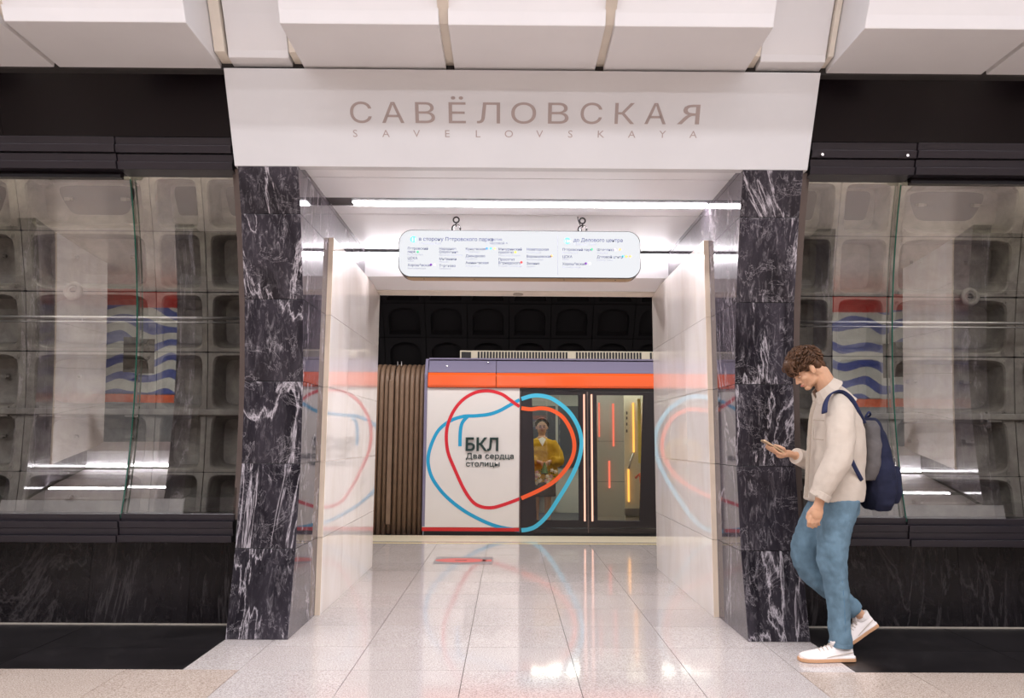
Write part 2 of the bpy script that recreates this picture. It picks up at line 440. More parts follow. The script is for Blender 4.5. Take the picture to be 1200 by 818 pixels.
# ---------------------------------------------------------------- portal piers (dark marble)
Zr = [0.0, 0.52, 1.04, 1.56, 2.08, 2.60, 2.875]
YE = 6.47                                     # where the portal ceiling drops
def prof(z, off=0.0):                          # facets between the joint heights
    for a, b in zip(Zr, Zr[1:]):
        if z <= b+1e-6:
            t = (z-a)/(b-a); return off + arc(a)*(1-t) + arc(b)*t
    return arc(z)+off
for side, sg in (('left', -1), ('right', 1)):
    t = struct(root('trim_1' if sg < 0 else 'trim_2', (CX+sg*1.57, 4.6, 0)), 'dark veined marble pier on the %s of the portal' % side)
    xi, xo = CX+sg*1.383, CX+sg*1.758
    core = [(prof(z)+0.03, z) for z in Zr] + [(6.9, Zr[-1]+0.05), (6.9, 0.0)]
    OPP.append(MB().prism(core, xi+sg*0.03, xo-sg*0.004).build('pier_core', 'joint_dark', t))
    for a, b in zip(Zr, Zr[1:]):
        g = 0.0016
        pts = [(prof(a+g), a+g), (prof(b-g), b-g), (prof(b-g)+0.028, b-g), (prof(a+g)+0.028, a+g)]
        OPP.append(MB().prism(pts, xi+sg*0.001, xo).build('marble_tile', 'dark_marble', t, bevel=0.002))
        # reveal tiles (polished)
        q = [(prof(a+g)+0.001, a+g), (5.12, a+g), (5.12, b-g), (prof(b-g)+0.001, b-g)]
        OPP.append(MB().prism(q, xi, xi+sg*0.03).build('reveal_tile', 'reveal_marble', t))
        OPP.append(MB().box(min(xi, xi+sg*0.03), max(xi, xi+sg*0.03), 5.123, YE, a+g, b-g).build('reveal_tile', 'reveal_marble', t))
    MB().box(min(xi, xi+sg*0.03), max(xi, xi+sg*0.03), 4.4, YE, 2.877, 2.915).build('reveal_top', 'reveal_marble', t)
    # cream slab wall standing proud of the reveal
    p = struct(root('trim_3' if sg < 0 else 'trim_4', (CX+sg*1.36, 6.1, 0)), 'cream polished marble lining on the %s inside the portal' % side)
    x2, x3 = CX+sg*1.347, CX+sg*1.383
    zt = [0.0, 0.52, 1.04, 1.56, 2.08, 2.65]; yt = [5.15, 5.77, 6.40, 7.06]
    for a, b in zip(zt, zt[1:]):
        for c, d in zip(yt, yt[1:]):
            g = 0.0014
            OPP.append(MB().box(min(x2, x2+sg*0.018), max(x2, x2+sg*0.018), c+(0 if c == 5.15 else g), d-g, a+g, b-g).build('cream_tile', 'cream_marble', p))
        OPP.append(MB().box(min(x2+sg*0.001, x3), max(x2+sg*0.001, x3), 5.144, 5.16, a+g, b-g).build('edge_piece', 'cream_edge', p))
    MB().box(min(x2+sg*0.019, x3), max(x2+sg*0.019, x3), 5.161, 7.058, 0, 2.648).build('slab_backing', 'cream_edge', p)
    MB().box(min(x3, x3+sg*0.036), max(x3, x3+sg*0.036), 5.146, 5.16, 0, 2.65).build('marble_edge', 'reveal_marble', p)
    # end of the pier towards the platform
    e = struct(MB().box(min(x2+sg*0.02, CX+sg*4.6), max(x2+sg*0.02, CX+sg*4.6), 7.0, 7.06, 0, 3.6).build('wall_platform_left' if sg < 0 else 'wall_platform_right', 'soffit_white'), 'white wall facing the platform beside the portal')

# ---------------------------------------------------------------- header with the station name
hd = struct(root('trim_5', (CX, 4.3, 2.87)), 'white header panel of the portal with the engraved station name')
P0, P1 = Vector((0, arc(2.87), 2.875)), Vector((0, 4.085, 3.385))
hx0, hx1 = CX-1.778, CX+1.785
OPP.append(MB().prism([(P0.y, P0.z), (P1.y, P1.z), (P1.y+0.06, P1.z), (P0.y+0.06, P0.z)], hx0, hx1).build('header_panel', 'header_white', hd, bevel=0.003))
OPP.append(MB().prism([(P0.y+0.061, P0.z+0.04), (P1.y+0.061, P1.z), (5.0, 3.385), (5.0, 3.0)], hx0+0.02, hx1-0.02).build('header_core', 'joint_dark', hd))
tilt = math.atan2(P1.y-P0.y, P1.z-P0.z)       # negative: leans towards the hall
Rt = Matrix.Rotation(-tilt, 4, 'X') @ Matrix.Rotation(R(90), 4, 'X')
nrm = Vector((0, -(P1.z-P0.z), P1.y-P0.y)).normalized()
def on_header(px, py):
    v = CAM_M.to_3x3() @ Vector(((px-600)/F_PX, (409-py)/F_PX, -1)); o = Vector((0, 0, CAM_Z))
    return o + v * ((P0-o).dot(nrm)/v.dot(nrm))
word = 'САВЁЛОВСКАR'             # the last letter is the Latin R glyph, mirrored below
lx = [(411,436),(448,474),(487,510),(526,546),(559,586),(599,628),(642,666),(680,705),(720,743),(755,780),(793,819)]
for ch, (a, b) in zip(word, lx):
    sag = (a+b)/2
    base_y = 144.6 + (sag-600)*0.0045
    pl = on_header(a, base_y); pr = on_header(b, base_y); w = (pr-pl).x
    top = on_header(a, base_y-24.5); h = (top-pl).length
    o = text_mesh('letter', ch, 1.0, 'letter_grey', (0, 0, 0), rot=(0, 0, 0), extrude=0.0012/ max(h, .01)*0.1, parent=None)
    me = o.data
    if ch == 'R': me.transform(Matrix.Diagonal((-1, 1, 1, 1))); me.flip_normals()
    X = [v_.co.x for v_ in me.vertices]
    x0, x1 = min(X), max(X); cap = 0.727
    me.transform(Matrix.Translation(pl + nrm*0.0012) @ Rt @ Matrix.Diagonal((w/(x1-x0), h/cap, 1, 1)) @ Matrix.Translation((-x0, 0, 0)))
    o.parent = hd; o.matrix_parent_inverse = WM[hd.name].inverted()
for i, ch in enumerate('SAVELOVSKAYA'):
    cxp = 416.5 + i*(812-416.5)/11
    pl = on_header(cxp, 161 + (cxp-600)*0.003); h = 0.044
    o = text_mesh('small_letter', ch, 1.0, 'letter_grey', (0, 0, 0), rot=(0, 0, 0))
    X = [v_.co.x for v_ in o.data.vertices]; xm = (min(X)+max(X))/2
    o.data.transform(Matrix.Translation(pl + nrm*0.0012) @ Rt @ Matrix.Diagonal((h/0.727*1.15, h/0.727, 1, 1)) @ Matrix.Translation((-xm, 0, 0)))
    o.parent = hd; o.matrix_parent_inverse = WM[hd.name].inverted()

# ---------------------------------------------------------------- ceiling of the portal
ce = struct(root('ceiling_portal', (CX, 5.4, 2.9)), 'white panelled ceiling inside the portal with two light slots')
ce.name = 'ceiling'
WM['ceiling'] = WM['ceiling_portal']
sx0, sx1 = CX-1.395, CX+1.395
ZC = 2.91
y_h = arc(2.87)
def cbox(nm, x0, x1, y0, y1, z0, z1, mat, bev=0.0):
    o = MB().box(x0, x1, y0, y1, z0, z1).build(nm, mat, ce, bevel=bev); OPP.append(o); return o
cbox('ceiling_panel', sx0, sx1, y_h+0.05, 4.61, ZC, ZC+0.05, 'soffit_white')
cbox('ceiling_panel', sx0, sx1, 4.622, 5.02, ZC, ZC+0.05, 'soffit_white')
cbox('slot_housing', sx0, sx1, 5.02, 5.22, ZC+0.006, ZC+0.03, 'black')
cbox('light_strip', sx0+0.18, sx1-0.02, 5.118, 5.205, ZC+0.001, ZC+0.0055, 'led_white')
cbox('ceiling_panel', sx0, sx1, 5.215, 5.395, ZC, ZC+0.05, 'soffit_white')
cbox('ceiling_panel', sx0, sx1, 5.407, YE+0.1, ZC, ZC+0.05, 'soffit_white')
cbox('slab_above', sx0-0.4, sx1+0.4, 4.4, 7.0, ZC+0.07, ZC+0.2, 'joint_dark')
cbox('slot_housing', sx0, sx1, YE-0.035, YE, ZC-0.028, ZC-0.001, 'black')
cbox('light_strip', sx0+0.02, sx1-0.02, YE-0.034, YE-0.004, ZC-0.055, ZC-0.031, 'led_white')
o = MB().prism([(YE, ZC-0.002), (YE, 2.665), (7.06, 2.615), (7.06, 2.95), (YE, 2.95)], sx0, sx1).build('drop_panel', 'soffit_white', ce); OPP.append(o)
cbox('platform_fascia', -4.6, 4.7, 7.062, 7.10, 2.615, 3.6, 'soffit_white')
MB().prism([(p_, q_) for p_, q_ in ((6.9, 2.616), (7.058, 2.608), (7.058, 2.62), (6.9, 2.63))], sx0+0.05, sx1-0.05).build('soffit_edge', 'gap_beige', ce)
MB().tube([(CX+0.02, 6.98, 2.612), (CX+0.02, 6.98, 2.604)], 0.05, 20).build('sensor_disc', 'gap_brown', ce)

# ---------------------------------------------------------------- coffer blocks of the hall vault
blk = struct(root('ceiling_vault', (CX, 3.9, 3.4)), 'white coffered panels of the hall ceiling')
blk.name = 'ceiling.001'; WM['ceiling.001'] = WM['ceiling_vault']
def arcpts(r, z0, z1, n=6):
    out = []
    for k in range(n+1):
        z = z0+(z1-z0)*k/n; out.append((arc(z, r), z))
    return out
big = [(4.13, 3.40), (3.64, 3.40)] + arcpts(4.60, 3.46, 4.5)[0:] + [(arc(4.5, 4.98), 4.5), (arc(3.9, 4.98), 3.9), (4.13, 3.5)]
small = [(4.13, 3.41), (4.03, 3.42)] + arcpts(4.955, 3.46, 4.5) + [(arc(4.5, 5.0), 4.5), (arc(3.9, 5.0), 3.9), (4.13, 3.5)]
def block(x0, x1, pts, nm='coffer_panel'):
    OPP.append(MB().prism(pts, x0, x1).build(nm, 'ceiling_white', blk, bevel=0.004))
for x0, x1 in ((-1.235, -0.385), (-0.335, 0.508), (0.558, 1.41)): block(x0, x1, big)
for x0, x1 in ((-1.66, -1.305), (1.475, 1.86)): block(x0, x1, small, 'recessed_panel')
for k in range(3):
    block(-1.735-1.0*(k+1)+0.03, -1.735-1.0*k, big); block(1.90+0.97*k, 1.90+0.97*(k+1)-0.03, big)
# dark-beige battens seen in the gaps
for x in (-0.36, 0.533, -2.72, 2.855, -3.72, 3.82):
    MB().prism([(4.13, 3.43), (3.68, 3.43)] + arcpts(4.57, 3.5, 4.4) + [(arc(4.4, 4.9), 4.4), (4.13, 3.6)], x-0.03, x+0.03).build('gap_batten', 'gap_beige', blk)
for x0, x1 in ((-1.295, -1.245), (1.42, 1.465), (-1.73, -1.67), (1.866, 1.895)):
    MB().prism([(4.13, 3.43), (4.0, 3.44)] + arcpts(4.93, 3.5, 4.4) + [(4.2, 3.7)], x0, x1).build('gap_batten', 'gap_beige', blk)
MB().box(-4.3, 4.4, 4.12, 4.2, 3.388, 3.47).build('gap_filler', 'joint_dark', blk)  # dark box filling the open gap above the header and upper panels
# vault shell closing the hall
ring = []
for k in range(33):
    a = R(28.5) + R(123)*k/32
    ring.append((HY+5.04*math.cos(a), HZ+5.04*math.sin(a)))
out = ring + [(HY+5.1*math.cos(R(22)+R(136)*k/32), HZ+5.1*math.sin(R(22)+R(136)*k/32)) for k in range(32, -1, -1)]
vm = MB(); n_ = len(ring)
for x in (-9, 9):
    pass
vv = [(x, y, z) for x in (-14, 14) for (y, z) in ring]
vm.add(vv, [(i, i+1, n_+i+1, n_+i) for i in range(n_-1)])
sh = struct(vm.build('ceiling', 'ceiling_white'), 'white vault shell of the hall'); 

# ---------------------------------------------------------------- glazed side walls
wf = struct(root('wall_front', (0, 4.8, 0)), 'black glazed side wall of the hall with cast iron lining behind')
def arcslab(x0, x1, z0, z1, off, th, n=20, fn=None):
    fn = fn or arc
    m = MB(); vs = []
    for k in range(n+1):
        z = z0+(z1-z0)*k/n
        for x in (x0, x1):
            for d in (0, th): vs.append((x, fn(z)+off+d, z))
    fs = []
    for k in range(n):
        a = 4*k; b = a+4
        fs += [(a, a+2, b+2, b), (a+1, b+1, b+3, a+3), (a, b, b+1, a+1), (a+2, a+3, b+3, b+2)]
    fs += [(0, 1, 3, 2), (4*n, 4*n+2, 4*n+3, 4*n+1)]
    return m.add(vs, fs)
wi = 0
ZG0, ZG1 = 0.715, 2.865
for sg, jx, mods in ((-1, -1.69, [(-1.735, -2.455, 0), (-2.455, -4.3, 1)]), (1, 1.835, [(1.885, 2.545, 0), (2.545, 4.4, 1)])):
    for xa, xb, kind in mods:
        x0, x1 = min(xa, xb), max(xa, xb)
        off = 0.13 if kind == 0 else 0.09
        wi += 1
        zt = ZG1-0.01 if kind == 0 else ZG1-0.04
        w = struct(root('window_%d' % wi, ((x0+x1)/2, arc(1.8)+off, ZG0)), 'curved glass pane of the side wall')
        zs_ = [ZG0-0.02 + (zt+0.08-ZG0)*k/40 for k in range(41)]
        gm = MB().add([(x, garc(z)+off-0.09, z) for z in zs_ for x in (x0+0.002, x1-0.002)], [(2*k, 2*k+1, 2*k+3, 2*k+2) for k in range(40)])
        g = gm.build('pane', 'wall_glass', w, smooth=True)
        if kind == 0:
            xf = xa; 
            arcslab(min(xf, xf-sg*0.04), max(xf, xf-sg*0.04), ZG0-0.03, ZG1+0.02, off-0.05, 0.09, 16).build('frame_post', 'frame_brown', w)
            arcslab(min(xf+sg*0.03, xf), max(xf+sg*0.03, xf), ZG0-0.03, ZG1+0.02, off-0.01, 0.03, 16).build('inner_bead', 'frame_brown', w)
        else:
            arcslab(min(xa, xa-sg*0.004), max(xa, xa-sg*0.004), ZG0-0.02, zt+0.03, off-0.09, 0.010, 24, garc).build('pane_edge', 'glass_edge', w)
        # louvres above and below
        for nm, zs, oo in (('upper_louvre', (2.865, 2.912, 2.96, 3.007), 0), ('lower_louvre', (0.545, 0.588, 0.632, 0.675), 1)):
            for q, z in enumerate(zs):
                dz = 0.002*kind
                out_ = (0.016 if q % 2 == 0 else 0.0) + (0.012 if kind else 0.0)
                y0 = arc(z) + (0.055 if oo == 0 else 0.075) - out_
                y1 = arc(z+0.043) + (0.055 if oo == 0 else 0.075) - out_ - (0.012 if oo else 0.0)
                xx0, xx1 = (x0+(0.002 if sg < 0 else -0.02), x1-0.002+(0.02 if sg < 0 else 0))
                pts = [(y0, z-dz), (y1, z+0.043-dz), (y1+0.14, z+0.043-dz), (y0+0.14, z-dz)]
                o = MB().prism(pts, x0+0.001, x1-0.001).build(nm, 'louvre_metal', wf, bevel=0.002)
                OPP.append(o)
        if kind:   # black strip above the outer glass
            MB().box(x0, x1, arc(2.85)+0.075, arc(2.85)+0.115, 2.825, 2.87).build('header_strip', 'black_panel', wf)
    # upper black panel band
    xs_ = [jx, jx+sg*1.45, jx+sg*2.7]
    for a, b in zip(xs_, xs_[1:]):
        x0, x1 = min(a, b)+0.001, max(a, b)-0.001
        OPP.append(MB().prism([(arc(3.05)+0.05, 3.052), (arc(3.4)+0.06, 3.42), (arc(3.4)+0.16, 3.42), (arc(3.05)+0.2, 3.052)], x0, x1).build('upper_panel', 'black_panel', wf))
    # plinth slabs
    pxs = [jx, -2.07, -2.72, -3.4, -4.4] if sg < 0 else [jx, 2.23, 2.97, 3.7, 4.4]
    for a, b in zip(pxs, pxs[1:]):
        x0, x1 = min(a, b)+0.0015, max(a, b)-0.0015
        OPP.append(MB().prism([(4.885, 0.002), (4.90, 0.58), (4.98, 0.58), (4.98, 0.002)], x0, x1).build('plinth_slab', 'black_granite', wf))
    MB().box(min(jx, jx+sg*2.7), max(jx, jx+sg*2.7), 4.874, 4.886, 0, 0.008).build('plinth_bead', 'gap_brown', wf)
    # louvre backing / soffit under the lower louvres
    MB().box(min(jx, jx+sg*2.7), max(jx, jx+sg*2.7), 4.74, 5.0, 0.55, 0.70).build('louvre_backing', 'black', wf)
    # inner light above the lining, horizontal rod
    MB().tube([(jx+sg*0.05, 4.93, 2.015), (jx+sg*2.7, 4.93, 2.015)], 0.012, 10).build('steel_rod', 'steel', wf, smooth=True)
    MB().tube([(jx+sg*0.05, 4.93, 1.985), (jx+sg*2.7, 4.93, 1.985)], 0.006, 8).build('steel_rod', 'steel', wf, smooth=True)
    MB().box(min(jx+sg*0.1, jx+sg*2.7), max(jx+sg*0.1, jx+sg*2.7), 4.52, 4.57, 3.10, 3.13).build('lining_lamp', 'led_lining', wf)
# screws on the right upper louvre
for px_, py_ in ((964, 181), (1064, 182)):
    p_ = at(px_, py_, 4.28)
    MB().tube([p_, p_+Vector((0, 0.03, 0))], 0.009, 12).build('louvre_screw', 'chrome', wf)
# opposite wall stand-in for the glass is part of the joined copy below
OPPG = []

# cast iron lining
lin = struct(root('wall_lining', (0, 5.2, 0)), 'ribbed cast iron tunnel lining behind the glass')
def pan_mesh(w, h, depth, fl, fz, arch=False, mat='cast_iron', boss=True):
    m = MB(); N = 36
    def sq(a, hw, hh, e):
        c, s_ = math.cos(a), math.sin(a)
        return (hw*math.copysign(abs(c)**(2/e), c), hh*math.copysign(abs(s_)**(2/e), s_))
    rings = []
    def rg(hw, hh, e, y):
        r = []
        for k in range(N):
            a = 2*math.pi*(k+0.5)/N
            x, z = sq(a, hw, hh, e)
            r.append((x, y, z))
        return r
    rings.append(rg(w/2, h/2, 60, 0.05)); rings.append(rg(w/2, h/2, 60, 0))
    rings.append(rg(w/2-fl, h/2-fz, 7, 0)); rings.append(rg(w/2-fl-0.008, h/2-fz-0.008, 7, 0.012))
    rings.append(rg(w/2-fl-0.03, h/2-fz-0.03, 6, depth)); rings.append(rg((w/2-fl)*0.5, (h/2-fz)*0.5, 5, depth+0.015))
    m.loft(rings, cap=False); m.f.append(tuple(range(5*N, 6*N)))
    if boss and w > 0.5:
        for sx in (-1, 1):
            m.box(sx*w*0.22-0.02, sx*w*0.22+0.02, depth-0.03, depth+0.02, h*0.08-0.012, h*0.08+0.012)
            m.tube([(sx*w*0.22+0.02, depth-0.02, h*0.08), (sx*w*0.22+0.04, depth-0.02, h*0.08)], 0.01, 6)
        for sx in (-1, 1):
            for sz in (-1, 1):
                m.tube([(sx*(w/2-fl-0.012), -0.004, sz*(h/2-0.03)), (sx*(w/2-fl-0.012), 0.03, sz*(h/2-0.03))], 0.022, 10)
                m.tube([(sx*(w/2-fl-0.012), -0.010, sz*(h/2-0.03)), (sx*(w/2-fl-0.012), 0.0, sz*(h/2-0.03))], 0.009, 8)
    return m.mesh('lining_segment', mat, False)
RL = 5.50
zl = [-0.1, 0.13, 0.54, 0.96, 1.38, 1.80, 2.22, 2.63, 2.99, 3.30]
cols = {-1: [(-1.72, -2.13), (-2.13, -2.49), (-2.49, -3.41), (-3.41, -4.33)], 1: [(1.93, 2.30), (2.30, 2.69), (2.69, 3.60), (3.60, 4.5)]}
cache = {}
for sg in (-1, 1):
    for a, b in cols[sg]:
        w_ = abs(b-a)-0.006; xm = (a+b)/2
        for z0, z1 in zip(zl, zl[1:]):
            y0, y1 = arc(z0, RL), arc(z1, RL)
            h_ = math.hypot(y1-y0, z1-z0)-0.004
            main = abs(z0-1.38) < .01 or abs(z0-2.99) < .01 or abs(z1-1.38) < .01 or abs(z1-2.99) < .01
            key = (round(w_, 2), round(h_, 2))
            if key not in cache: cache[key] = pan_mesh(w_, h_, 0.17, 0.055 if w_ > .5 else 0.032, 0.016)
            o = bpy.data.objects.new('lining_segment', cache[key]); C.objects.link(o); o.parent = lin
            o.matrix_parent_inverse = WM[lin.name].inverted()
            o.location = (xm, (y0+y1)/2, (z0+z1)/2); o.rotation_euler = (-math.atan2(y1-y0, z1-z0), 0, 0)
        if abs(b-a) > 0.5:
            MB().torus((xm+0.12*sg, arc(2.22, RL)-0.01, 2.22), 0.05, 0.018, 'y').torus((xm+0.12*sg, arc(2.22, RL)-0.01, 2.22), 0.03, 0.01, 'y').build('grout_plug', 'cast_iron', lin, smooth=True)
            MB().box(xm-0.15, xm-0.04, arc(2.0, RL)+0.11, arc(2.0, RL)+0.125, 2.02, 2.03).box(xm-0.15, xm-0.04, arc(2.0, RL)+0.11, arc(2.0, RL)+0.125, 2.06, 2.07).box(xm-0.15, xm-0.14, arc(2.0, RL)+0.11, arc(2.0, RL)+0.125, 2.03, 2.06).build('cast_mark', 'cast_iron', lin)
        for sx in (-1, 1):
            if abs(b-a) > 0.5:
                for z in (1.38, 2.99):
                    MB().box(xm+sx*0.30-0.05, xm+sx*0.30+0.05, arc(z, RL)-0.02, arc(z, RL)+0.1, z-0.04, z+0.035).build('flange_lug', 'cast_iron', lin, bevel=0.006)
    MB().box(min(cols[sg][0][0], sg*4.6), max(cols[sg][0][0], sg*4.6), arc(1.38, RL)-0.03, arc(1.38, RL)+0.05, 1.355, 1.40).build('main_flange', 'cast_iron', lin, bevel=0.008)
    arcslab(min(cols[sg][0][0], sg*4.6), max(cols[sg][0][0], sg*4.6), -0.2, 3.5, 0.72, 0.02).build('lining_skin', 'lining_back', lin)
    MB().box(min(cols[sg][0][0], sg*4.6), max(cols[sg][0][0], sg*4.6), 4.35, 5.6, 3.44, 3.47).build('lining_cap', 'lining_back', lin)
# ================================================================ THE TRAIN
TY = 9.40
def T(px, py, y=TY): return at(px, py, y)
zo = lambda py, y=TY: at(620, py, y).z
xL, xD0, xD1 = T(496, 540).x, T(609, 540).x, T(769, 540).x
Z_b0, Z_b1 = zo(624), zo(455)                  # body side bottom / top
Z_or1, Z_top = zo(437), zo(420)
tr = root('metro_train', (xL+1.5, TY, 0), 'white metro train with orange band and looping red and blue lines beside the platform', 'train')
XR = 4.6
MB().box(xL, xD0-0.004, TY, TY+0.06, 0.09, Z_b1).build('side_panel', 'train_white', tr, bevel=0.004)
MB().box(xD1+0.004, XR, TY, TY+0.06, 0.09, Z_b1).build('side_panel', 'train_white', tr, bevel=0.004)
MB().box(xL, xD0-0.004, TY-0.006, TY+0.06, 0.045, 0.088).build('sill_stripe', 'train_red', tr)
MB().box(xD1+0.004, XR, TY-0.006, TY+0.06, 0.045, 0.088).build('sill_stripe', 'train_red', tr)
MB().box(xL+0.02, XR, TY+0.01, TY+0.3, -0.5, 0.044).build('underframe', 'black', tr)
# orange band: bulging
MB().box(xL+0.04, XR, TY+0.065, TY+0.1, Z_b1-0.02, Z_or1+0.02).build('band_backing', 'black', tr)
xs_ = [xL+0.04, T(581.5, 445).x, XR]
for a, b in zip(xs_, xs_[1:]):
    pts = [(TY+0.03, Z_b1+0.002), (TY-0.035, Z_b1+0.004), (TY-0.05, Z_b1+0.03), (TY-0.05, Z_or1-0.04), (TY-0.03, Z_or1-0.008), (TY+0.0, Z_or1), (TY+0.06, Z_or1)]
    MB().prism(pts, a+0.003, b-0.003).build('orange_band', 'train_orange', tr, bevel=0.004)
    pts = [(TY+0.0, Z_or1+0.002), (TY+0.10, Z_top-0.02), (TY+0.16, Z_top-0.02), (TY+0.1, Z_or1+0.002)]
    MB().prism(pts, a+0.003, b-0.003).build('roof_band', 'train_lilac', tr, bevel=0.002)
MB().box(xL+0.04, XR, TY+0.075, TY+2.7, Z_top-0.012, Z_top+0.008).build('roof', 'train_lilac', tr)
MB().prism([(TY-0.02, Z_or1-0.03), (TY+0.09, Z_top-0.005), (TY+2.7, Z_top-0.005), (TY+2.7, 0.1), (TY-0.0, 0.1)], xL-0.002, xL+0.035).build('end_frame', 'train_lilac', tr)
for px, py in ((524, 429), (572, 424.5)):
    MB().ball(T(px, py, TY+0.05), 0.012, n=8, m=6).build('band_screw', 'chrome', tr)
# roof air-conditioning unit
uy = TY+0.35
ux0, ux1 = at(539, 414, uy).x, XR
uz0, uz1 = Z_top, at(600, 411, uy).z
ru = MB().box(ux0, ux1, uy, uy+1.2, uz0, uz1).build('roof_unit', 'roof_beige', tr, bevel=0.006)
MB().box(ux0+0.02, ux0+0.15, uy-0.004, uy, uz0+0.012, uz1-0.02).build('vent_opening', 'black', ru)
gx = ux0+0.24
k = 0
while gx < ux1-0.1 and k < 130:
    MB().box(gx, gx+0.026, uy-0.004, uy, uz0+0.008, uz1-0.016).build('grille_slot', 'black', ru)
    gx += 0.041; k += 1
    if k in (30, 52): gx += 0.10

# ---- decals: the two looping lines
def ribbon(name, pts, w, mat, y, parent, n=8):
    P = catmull([T(px, py, y) for px, py in pts], n); vs = []; fs = []
    for i, p in enumerate(P):
        t = (P[min(i+1, len(P)-1)]-P[max(i-1, 0)]).normalized(); s = Vector((-t.z, 0, t.x))
        vs += [(p.x+s.x*w/2, y, p.z+s.z*w/2), (p.x-s.x*w/2, y, p.z-s.z*w/2)]
    for i in range(len(P)-1): fs.append((2*i, 2*i+1, 2*i+3, 2*i+2))
    return MB().add(vs, fs).build(name, mat, parent)
red1 = [(609,476.5),(603,472.5),(597,468),(587,461.5),(572,458),(557,460),(543,468),(532,481),(525,497),(523,512),(525,530),(532,548),(543,572),(553,587),(563,593.5),(576,595),(590,591.5),(609,584.5)]
blu1 = [(609,468.5),(597,475),(585,481.5),(573,485.5),(557,487.3),(543,488),(528,493),(515,503),(507,517),(502,534),(502.5,548),(508,563),(522,581),(543,598),(567,611),(587,618),(609,621.7)]
blu2 = [(548,488),(542,495),(539.5,505),(539,523)]
ora2 = [(611,478.3),(622,479.6),(634,478.4),(646,480.5),(658.5,488),(667,500),(672,513),(673,526),(669.5,539),(661,552.5),(648.7,564.7),(631.5,574.7),(611,584)]
cya2 = [(611,467.5),(622,464.2),(631.5,463.5),(644,466),(656,473),(668,484),(677,498.7),(681,513),(681,526),(677,542.7),(668,562),(656,582),(641.5,604),(629,616),(619.5,620.3),(611,621.5)]
ribbon('red_line', red1, 0.042, 'line_red', TY-0.0035, tr)
ribbon('blue_line', blu1, 0.044, 'line_blue', TY-0.0025, tr)
ribbon('blue_line', blu2, 0.044, 'line_blue', TY-0.003, tr)
def train_text(s, x0, x1, yb, yt, bev):
    a, b, c = T(x0, yb), T(x1, yb), T(x0, yt)
    o = text_mesh('lettering', s, 1.0, 'text_dark', (0, 0, 0), rot=(0, 0, 0), bevel=bev)
    X = [q.co.x for q in o.data.vertices]; h = (c-a).length * (1.0 if s in ('БКЛ', 'Два') else 1.0)
    o.data.transform(Matrix.Translation((a.x, TY-0.002, a.z)) @ Matrix.Rotation(R(90), 4, 'X') @ Matrix.Diagonal(((b.x-a.x)/(max(X)-min(X)), h/0.727, 1, 1)) @ Matrix.Translation((-min(X), 0, 0)))
    o.parent = tr; o.matrix_parent_inverse = WM[tr.name].inverted()
train_text('БКЛ', 545.5, 584, 528, 513, 0.028)
train_text('Два', 546, 564.5, 537.5, 531.0, 0.009); train_text('сердца', 568.5, 602, 537.5, 531.0, 0.009)
train_text('столицы', 546, 585.5, 546.5, 540, 0.009)

# ---- doors
zt, zb = Z_b1-0.01, 0.03
xm = T(689, 540).x
def leaf(x0, x1, gx0, gx1, taper, ytop, ybot):
    y0 = TY+0.015
    lf = root('door_leaf', ((x0+x1)/2, y0, zb)); lf.parent = tr; lf.matrix_parent_inverse = WM[tr.name].inverted()
    return lf
def frame_with_hole(x0, x1, z0, z1, hole, y0, y1):
    """door leaf as a plate with a four-cornered hole [(x,z)...] anticlockwise from lower left"""
    o = [(x0, z0), (x1, z0), (x1, z1), (x0, z1)]; m = MB()
    vs = [(x, y0, z) for x, z in o] + [(x, y0, z) for x, z in hole] + [(x, y1, z) for x, z in o] + [(x, y1, z) for x, z in hole]
    fs = []
    for i in range(4):
        j = (i+1) % 4
        fs += [(i, j, 4+j, 4+i), (8+i, 12+i, 12+j, 8+j), (i, 8+i, 8+j, j), (4+i, 4+j, 12+j, 12+i)]
    return m.add(vs, fs)
def zz(py): return at(690, py, TY).z
zgt, zgb = zz(463), zz(610)
X = lambda px: T(px, 540).x
holeL = [(X(629), zgb), (X(678), zgb), (X(678), zgt), (X(623), zgt)]
holeR = [(X(700), zgb), (X(748.5), zgb), (X(755), zgt), (X(700), zgt)]
for x0, x1, hole, lx_ in ((xD0+0.012, xm-0.006, holeL, X(685)), (xm+0.006, xD1-0.012, holeR, X(693.8))):
    d = frame_with_hole(x0, x1, zb+0.06, zt-0.03, hole, TY+0.01, TY+0.045).build('door_leaf', 'door_frame', tr, bevel=0.004)
    hx = [h[0] for h in hole]
    MB().box(min(hx)-0.01, max(hx)+0.01, TY+0.028, TY+0.030, zgb-0.01, zgt+0.01).build('door_glass', 'train_glass', d)
    MB().box(x0, x1, TY+0.004, TY+0.045, zb, zb+0.055).build('kick_plate', 'door_frame', d)
    MB().box(lx_-0.011, lx_+0.011, TY+0.002, TY+0.012, zz(611), zz(462)).build('edge_light', 'led_salmon', d, bevel=0.003)
    for g in hole[:0]: pass
MB().box(xD0-0.002, xD1+0.002, TY+0.01, TY+0.06, zt-0.028, zt+0.01).build('door_header', 'door_frame', tr)
MB().box(xD0-0.002, xD0+0.011, TY-0.004, TY+0.05, zb, zt-0.03).build('door_post', 'door_trim', tr)
MB().box(xD1-0.011, xD1+0.002, TY-0.004, TY+0.05, zb, zt-0.03).build('door_post', 'door_trim', tr)
MB().box(xm-0.008, xm+0.008, TY+0.006, TY+0.04, zb, zt-0.03).build('door_seal', 'door_trim', tr)
ribbon('orange_line', ora2, 0.050, 'line_orange', TY+0.0005, tr)
ribbon('cyan_line', cya2, 0.052, 'line_cyan', TY-0.0005, tr)

